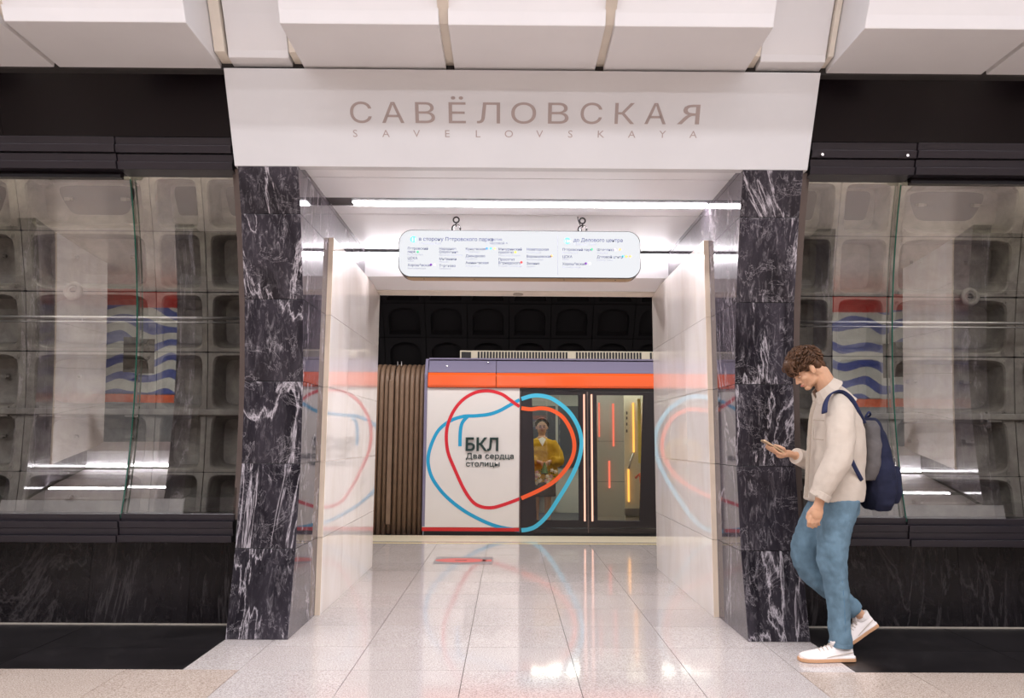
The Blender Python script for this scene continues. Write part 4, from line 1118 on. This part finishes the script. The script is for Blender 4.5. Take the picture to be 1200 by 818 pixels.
jkt = remesh(jk.build('overshirt', 'jacket_cream', man), 0.008, 3, [('fold_big', 0.15, 0.018), ('fold_small', 0.055, 0.008)])
# collar, placket, pocket, cuffs, side slit
cl = MB()
rings = []
CB = Q(967, 456); CA = Vector((-0.62, 0, 0.78)); CU = Vector((0.78, 0, 0.62))
for k in range(15):
    a = R(28) + R(304)*k/14                    # open at the front (-X side at 180)
    a = R(180) + R(22) + R(316)*k/14
    ca, sa = math.cos(a), math.sin(a)
    back = 0.5+0.5*ca                            # 1 at the back
    CV = lambda r, ry, h: CB + CU*(r*ca) + Vector((0, ry*sa, 0)) + CA*h
    b_ = CV(0.078, 0.080, -0.020); t_ = CV(0.072, 0.070, 0.020+0.006*back)
    f_ = CV(0.100+0.012*(1-back), 0.100, -0.022-0.02*(1-back))
    th_ = CU*(0.005*ca) + Vector((0, 0.005*sa, 0)) + CA*0.004
    rings.append([b_, t_, t_+th_, f_+th_*0.6, f_, b_+th_*0.2])
cl.loft(rings).build('collar', 'jacket_cream', jkt, smooth=False, bevel=0.002)
MB().tube(catmull([Q(955, 470, -0.10), Q(950, 490, -0.08), Q(948, 520, -0.075), Q(946, 550, -0.07), Q(945, 583, -0.07)], 5), 0.004, 6, flat=3).build('placket', 'jacket_seam', jkt)
pk = MB()
for a, b in ((Q(953, 492, -0.17), Q(966, 493, -0.187)), (Q(953, 514.5, -0.178), Q(965, 515.5, -0.195))):
    pk.tube([a, (a+b)/2+Vector((0, -0.004, 0)), b], 0.0026, 6)
pk.tube([Q(953, 492, -0.17), Q(953, 514.5, -0.178)], 0.0022, 6)
pk.build('pocket_seam', 'jacket_seam', jkt)
MB().tube([Q(963.3, 576.5, -0.238), Q(959.3, 583.5, -0.233)], [0.058, 0.056], 18).build('cuff', 'jacket_cream', jkt, bevel=0.003)
MB().tube([Q(938.5, 536.4, 0.085), Q(932.5, 534.3, 0.062)], [0.050, 0.048], 18).build('cuff', 'jacket_cream', jkt, bevel=0.003)
MB().tube([Q(957, 581.5, -0.295), Q(957.5, 581.7, -0.30)], 0.006, 10).build('cuff_button', 'jacket_seam', jkt)

# ---- jeans
def leg_rings(rows, dy, fl=1.0):
    return [ell(Q(c, y, dy_), px2m(w/2), px2m(w/2)*fl, 20) for y, c, w, dy_ in rows]
jn = MB()
jn.loft([ell(Q(977, y, 0), px2m(w/2)*0.9, 0.165, 24, 2.4) for y, w in ((570, 52), (585, 54), (600, 53))] + [ell(Q(975, 612, 0), 0.10, 0.13, 24)])
near = [(585, 984, 46), (600, 981.5, 42.5), (623, 977, 38), (657, 974.5, 33.5), (684, 979.5, 27.5), (712, 983, 25.5), (735, 983.5, 25), (749, 984.5, 24.5), (757, 985, 23.5)]
jn.loft([ell(Q(c, y, -0.085), px2m(w/2)*0.96, px2m(w/2)*1.02, 20) for y, c, w in near])
far = [(Q(975, 585, 0.08), 0.112), (Q(966, 602, 0.085), 0.108), (Q(953, 624, 0.09), 0.098), (Q(944.5, 645, 0.09), 0.085), (Q(948, 664, 0.09), 0.075), (Q(964, 682, 0.095), 0.067), (Q(983, 700, 0.10), 0.061), (Q(1001, 716, 0.11), 0.056)]
jn.tube(catmull([f_[0] for f_ in far], 4), interp([f_[1] for f_ in far], 29), 20)
jns = remesh(jn.build('jeans', 'jeans_blue', man), 0.008, 4, [('den_big', 0.10, 0.014), ('den_small', 0.035, 0.010)])
MB().tube(catmull([Q(998, 596, -0.17), Q(990, 625, -0.172), Q(985, 657, -0.165), Q(988, 690, -0.150), Q(990, 720, -0.146), Q(991, 752, -0.142)], 5), 0.0022, 6).build('side_seam', 'denim_seam', jns)
MB().tube([Q(985, 752.5, -0.085), Q(985, 757.5, -0.085)], [0.0635, 0.0625], 20).build('hem', 'jeans_blue', jns, bevel=0.002)

# ---- shoes
def shoe(toe, heel, up, name='shoe'):
    """toe/heel: sole points; up: direction away from the sole"""
    toe, heel = Vector(toe), Vector(heel); L = (toe-heel).length
    f = (toe-heel).normalized(); up = (Vector(up) - f*f.dot(Vector(up))).normalized(); sd = f.cross(up)
    M = lambda t, s, h: heel + f*L*t + sd*s + up*h
    prof_ = [(0.0, .026, .050), (0.03, .033, .072), (0.12, .036, .080), (0.24, .036, .080), (0.34, .037, .078), (0.45, .040, .064), (0.60, .045, .050), (0.75, .047, .040), (0.88, .042, .034), (0.96, .030, .028), (1.0, .014, .020)]
    rings = []
    for t, w, h in prof_:
        r = []
        for k in range(16):
            a = 2*math.pi*k/16; ca, sa = math.cos(a), math.sin(a)
            s_ = w*(1-0.28*max(0, sa)**1.5)*math.copysign(abs(ca)**0.8, ca); hh = 0.016 + (h*math.copysign(abs(sa)**0.8, sa) if sa > 0 else sa*0.004)
            r.append(M(t, s_, hh))
        rings.append(r)
    o = MB().loft(rings).build(name, 'shoe_white', man, smooth=True)
    sb = o.modifiers.new('sub', 'SUBSURF'); sb.levels = 1; sb.render_levels = 1
    rs = []
    for t, w, h in prof_:
        w2 = w+0.005
        r = [M(t*1.03-0.015, -w2, 0.001), M(t*1.03-0.015, w2, 0.001), M(t*1.03-0.015, w2, 0.019), M(t*1.03-0.015, -w2, 0.019)]
        rs.append(r)
    MB().loft(rs).build('sole', 'sole_gum', o, bevel=0.003)
    rs = []
    for t, w, h in prof_[:-1]:
        w2 = w+0.0045
        rs.append([M(t*1.02-0.012, -w2, 0.019), M(t*1.02-0.012, w2, 0.019), M(t*1.02-0.012, w2-0.003, 0.031), M(t*1.02-0.012, -w2+.003, 0.031)])
    MB().loft(rs).build('midsole', 'shoe_white', o, bevel=0.003)
    for t in (0.42, 0.49, 0.56, 0.63):
        h = 0.016 + (0.070 if t < .45 else 0.060 if t < .5 else 0.053 if t < .6 else 0.048)
        MB().tube([M(t, -0.026, h-0.014), M(t+0.01, -0.012, h), M(t, 0.012, h), M(t+0.01, 0.026, h-0.014)], 0.003, 6).build('lace', 'jacket_cream', o)
    MB().tube([M(0.40, 0, 0.080), M(0.34, 0, 0.110), M(0.31, 0, 0.118)], [0.022, 0.026, 0.024], 12, flat=0.35, side=sd).build('tongue', 'shoe_white', o, smooth=True)
    MB().tube(catmull([M(0.03, 0.030, 0.05), M(0.22, 0.040, 0.045), M(0.4, 0.043, 0.035), M(0.55, 0.047, 0.028)], 3), 0.0022, 5).tube(catmull([M(0.03, -0.030, 0.05), M(0.22, -0.040, 0.045), M(0.4, -0.043, 0.035), M(0.55, -0.047, 0.028)], 3), 0.0022, 5).build('side_seam', 'jacket_cream', o)
    MB().loft([ell(M(0.19, 0, 0.070), 0.045, 0.034, 16, ax=f, ay=sd), ell(M(0.19, 0, 0.102), 0.047, 0.034, 16, ax=f, ay=sd)]).build('ankle_collar', 'shoe_white', o, bevel=0.004)
    return o
yn = PD-0.095
tn, hn_ = at(936, 777, yn), at(999.5, 777, yn)
shoe((tn.x, yn-0.01, 0.001), (hn_.x, yn, 0.001), (0, 0, 1))
yf = PD+0.11
hf = at(1027, 733, yf)
tf = Vector((hf.x-0.21, yf, 0.012)); 
shoe(tf, hf, (-0.6, 0, 0.8))

# ---------------------------------------------------------------- phone
ph = root('phone', pc, 'slim gold-backed smartphone held up in the walking man\'s hand', 'phone')
Mp = Matrix((pdir, Vector((0, 1, 0)), pup)).transposed().to_4x4()
def phb(nm, l, w, z0, z1, mat, off=0):
    m = MB().prism(rrect(-l/2, l/2, -w/2, w/2, 0.010, 4), z0, z1, 'z')
    m.v = [tuple(Matrix.Translation(pc) @ Mp @ Vector(v_)) for v_ in m.v]
    return m.build(nm, mat, ph)
phb('case', plen, 0.070, -0.005, 0.004, 'phone_gold'); phb('screen', plen-.006, 0.064, 0.0041, 0.005, 'phone_screen')

# ---------------------------------------------------------------- backpack
bp = root('backpack', Q(1026, 597), 'navy blue backpack with a grey back panel worn by the walking man', 'backpack')
def bpr(rows, ry, e=3.2): return [ringpx_b(y, a, b, r, e) for (y, a, b), r in zip(rows, ry)]
def ringpx_b(y, x0, x1, ry, e): return ringpx(y, x0, x1, ry, 0.0, e)
rows = [(490, 1007, 1020), (497, 1006, 1027), (510, 1006, 1034), (530, 1006, 1041), (555, 1006, 1046), (575, 1007, 1047), (590, 1010, 1044), (597, 1016, 1038)]
shell = remesh(MB().loft(bpr(rows, (0.06, 0.10, 0.13, 0.14, 0.145, 0.145, 0.13, 0.10))).build('bag_shell', 'navy_fabric', bp), 0.008, 3, [('bag_fold', 0.06, 0.014)])
rows = [(493, 1005, 1017), (500, 1005, 1021), (520, 1004, 1022), (545, 1003, 1020), (562, 1003, 1015)]
remesh(MB().loft(bpr(rows, (0.09, 0.125, 0.150, 0.155, 0.12))).build('back_panel', 'grey_fabric', bp), 0.008, 2, [('bag_fold2', 0.05, 0.008)])
rows = [(546, 1030, 1047), (556, 1028, 1050), (575, 1029, 1051), (589, 1030, 1046)]
remesh(MB().loft(bpr(rows, (0.09, 0.11, 0.11, 0.09))).build('front_pocket', 'navy_fabric', bp), 0.008, 2, [('bag_fold3', 0.05, 0.01)])
MB().tube(catmull([Q(1014, 489, -0.03), Q(1018, 483, -0.02), Q(1020, 486, 0.02), Q(1015, 490, 0.04)], 4), 0.006, 8).build('carry_loop', 'strap_navy', bp, smooth=True)
MB().tube(catmull([Q(1020, 497, -0.10), Q(1034, 520, -0.13), Q(1041, 545, -0.13), Q(1044, 570, -0.13)], 5), 0.004, 6).build('zip', 'grey_fabric', bp)
MB().box(*[c for v_ in () for c in v_]) if False else None
p = Q(1045, 541, -0.10); MB().box(p.x-.012, p.x+.018, p.y-.01, p.y+.01, p.z-.02, p.z+.02).build('side_buckle', 'grey_fabric', bp, bevel=0.004)
for s, nm in ((-1, 'shoulder_strap'), (1, 'shoulder_strap')):
    if s < 0:
        pts = [Q(1011, 496, -0.11), Q(1005, 484, -0.145), Q(997, 468.5, -0.150), Q(985, 459.5, -0.145), Q(974, 461.5, -0.178), Q(967.5, 472, -0.225), Q(966, 484, -0.250)]
    else:
        pts = [Q(1011, 496, 0.10), Q(1000, 472, 0.13), Q(985, 460, 0.13), Q(968, 464, 0.13), Q(957, 480, 0.13), Q(953, 500, 0.13)]
    MB().tube(catmull(pts, 5), 0.021, 10, flat=0.25, side=(0.25, -1, 0.15) if s > 0 else (0.45, -0.75, 0.45)).build(nm, 'strap_navy', bp, smooth=True)
MB().tube(catmull([Q(996, 534, -0.235), Q(1001, 546, -0.215), Q(1010, 563, -0.17)], 4), 0.012, 8, flat=0.25, side=(1, 0, 0.4)).build('lower_strap', 'strap_navy', bp, smooth=True)

# ================================================================ WOMAN IN THE TRAIN
WD = TY+0.50
def W(px, py, dy=0.0): return at(px, py, WD+dy)
wm = root('person', (W(636, 560).x, WD, 0.03), 'woman in a mustard yellow coat holding white flowers behind the train door glass', 'person')
wb_ = MB(); hc = W(635, 500.5)
wb_.ball(hc + Vector((0, 0.01, 0.018)), (0.076, 0.088, 0.092), None, 18, 12)
wb_.ball(hc + Vector((0, -0.012, -0.035)), (0.062, 0.066, 0.075), None, 16, 10)
wb_.ball(hc + Vector((0, -0.058, -0.080)), (0.018, 0.016, 0.014))
wb_.tube([hc + Vector((0, -0.075, 0.010)), hc + Vector((0, -0.092, -0.022))], [0.007, 0.011], 8, round_ends=True)
for s in (-1, 1): wb_.ball(hc + Vector((s*0.078, 0.012, -0.010)), (0.008, 0.015, 0.024))
nbw = W(635, 512); zf = 0.04
wb_.tube([hc + Vector((0, 0.02, -0.05)), nbw], [0.045, 0.050], 12)
xw = nbw.x
wb_.tube([nbw, Vector((xw, WD, nbw.z-0.3)), Vector((xw, WD, 0.72))], [0.07, 0.10, 0.12], 14)
for s in (-1, 1):
    wb_.tube([Vector((xw+s*0.08, WD, 0.75)), Vector((xw+s*0.08, WD-0.01, 0.40)), Vector((xw+s*0.08, WD+0.01, 0.10))], [0.075, 0.05, 0.035], 12)
    wb_.ball((xw+s*0.08, WD-0.04, zf+0.035), (0.035, 0.11, 0.035))
hw = W(638, 544, -0.20)
for s in (-1, 1):
    sh_ = Vector((xw+s*0.15, WD, nbw.z-0.05)); el_ = Vector((xw+s*0.19, WD-0.05, nbw.z-0.30)); wr = hw + Vector((s*0.035, 0.02, 0.02))
    wb_.tube([sh_, el_, wr], [0.04, 0.036, 0.024], 10)
    wb_.ball(hw + Vector((s*0.018, 0, 0)), (0.028, 0.020, 0.034))
    for k in range(4):
        b0 = hw + Vector((s*0.010, -0.012, 0.018-0.015*k)); finger(wb_, [b0 + Vector((s*0.016, 0, 0)), b0 + Vector((-s*0.010, -0.012, -0.004)), b0 + Vector((-s*0.030, -0.004, -0.010))], 0.0075)
    finger(wb_, [hw + Vector((s*0.02, -0.01, 0.02)), hw + Vector((0, -0.02, 0.034)), hw + Vector((-s*0.012, -0.02, 0.03))], 0.008)
remesh(wb_.build('body', 'skin_woman', wm), 0.0065, 3)
for s in (-1, 1):
    MB().ball(hc + Vector((s*0.026, -0.076, 0.002)), (0.013, 0.006, 0.006), None, 10, 6).build('eye', 'eye_dark', wm)
    MB().tube([hc + Vector((s*0.012, -0.084, 0.018)), hc + Vector((s*0.042, -0.072, 0.020))], 0.0035, 6).build('eyebrow', 'hair_dark', wm)
MB().tube([hc + Vector((-0.020, -0.070, -0.050)), hc + Vector((0, -0.080, -0.049)), hc + Vector((0.020, -0.070, -0.050))], [0.003, 0.006, 0.003], 8).build('lips', 'lip', wm)
hh = MB().ball(hc + Vector((0, 0.028, 0.044)), (0.090, 0.092, 0.090), None, 18, 12).ball(hc + Vector((0, 0.09, 0.01)), (0.05, 0.05, 0.05))
for k in range(60):
    a = rnd.uniform(-math.pi*0.95, -0.05); r0 = 0.078
    p = hc + Vector((r0*math.cos(a), -0.02-0.05*abs(math.sin(a)), 0.055 + 0.06*abs(math.sin(a))))
    hh.tube([p, p + Vector((math.copysign(0.012, math.cos(a)), 0.02, -0.02)), p + Vector((math.copysign(0.012, math.cos(a)), 0.05, -0.06))], [0.008, 0.008, 0.003], 6)
hh.build('hair', 'hair_dark', wm, smooth=True)
ct = MB()
ct.loft([ell((xw, WD+.005, z), rx, ry, 24, 2.4) for z, rx, ry in ((nbw.z-0.01, 0.065, 0.06), (nbw.z-0.04, 0.14, 0.085), (nbw.z-0.09, 0.185, 0.11), (nbw.z-0.25, 0.20, 0.13), (nbw.z-0.45, 0.215, 0.14), (nbw.z-0.60, 0.225, 0.145))])
for s in (-1, 1):
    tube_s(ct, [Vector((xw+s*0.13, WD, nbw.z-0.07)), Vector((xw+s*0.20, WD-0.03, nbw.z-0.20)), Vector((xw+s*0.215, WD-0.08, nbw.z-0.32)), hw + Vector((s*0.115, 0.03, 0.045))], [0.065, 0.075, 0.08, 0.055], 14)
cto = remesh(ct.build('coat', 'coat_yellow', wm), 0.010, 3, [('coat_fold', 0.10, 0.025)])
MB().add([tuple(nbw+Vector(q)) for q in ((-0.05, -0.108, -0.03), (0.05, -0.108, -0.03), (0.0, -0.150, -0.125), (0, -0.1, -0.0))], [(0, 1, 2), (0, 2, 3), (1, 3, 2), (0, 3, 1)]).build('blouse', 'dot_white', cto)
MB().torus(hw + Vector((0.065, 0.012, 0.018)), 0.028, 0.006, 'x', 12, 6).build('wristwatch', 'watch', wm)
MB().loft([ell((xw, WD, z), rx, 0.12, 20) for z, rx in ((0.45, 0.19), (0.80, 0.185), (0.95, 0.17))]).build('skirt', 'trousers_black', wm, smooth=True)
bq = root('bouquet', hw + Vector((0, -0.03, -0.25)), 'bouquet of small white flowers and greenery held by the woman', 'flowers')
lf = MB()
for k in range(60):
    p = hw + Vector((rnd.uniform(-.14, .16), rnd.uniform(-.10, -.01), rnd.uniform(-.26, -.08)))
    d = Vector((rnd.uniform(-.04, .04), -0.01, rnd.uniform(-.02, .05)))
    lf.add([p, p+d*0.5+Vector((0.010, -.004, 0)), p+d, p+d*0.5-Vector((0.010, -.004, 0))], [(0, 1, 2, 3)])
tag(lf.build('leaves', 'leaf', bq), kind='stuff')
for k in range(16):
    p = hw + Vector((rnd.uniform(-.13, .15), rnd.uniform(-.13, -.09), rnd.uniform(-.24, -.07)))
    m = MB().ball(p, (0.020, 0.014, 0.018), None, 8, 6)
    for j in range(5): a = 2*math.pi*j/5; m.ball(p+Vector((0.018*math.cos(a), 0, 0.018*math.sin(a))), (0.010, 0.006, 0.010), None, 6, 4)
    m.build('flower', 'petal' if k % 4 else 'petal_pink', bq)
MB().tube([hw + Vector((0, -0.02, 0.02)), hw + Vector((0, -0.05, -0.12))], [0.012, 0.05], 10).build('stems', 'leaf', bq)
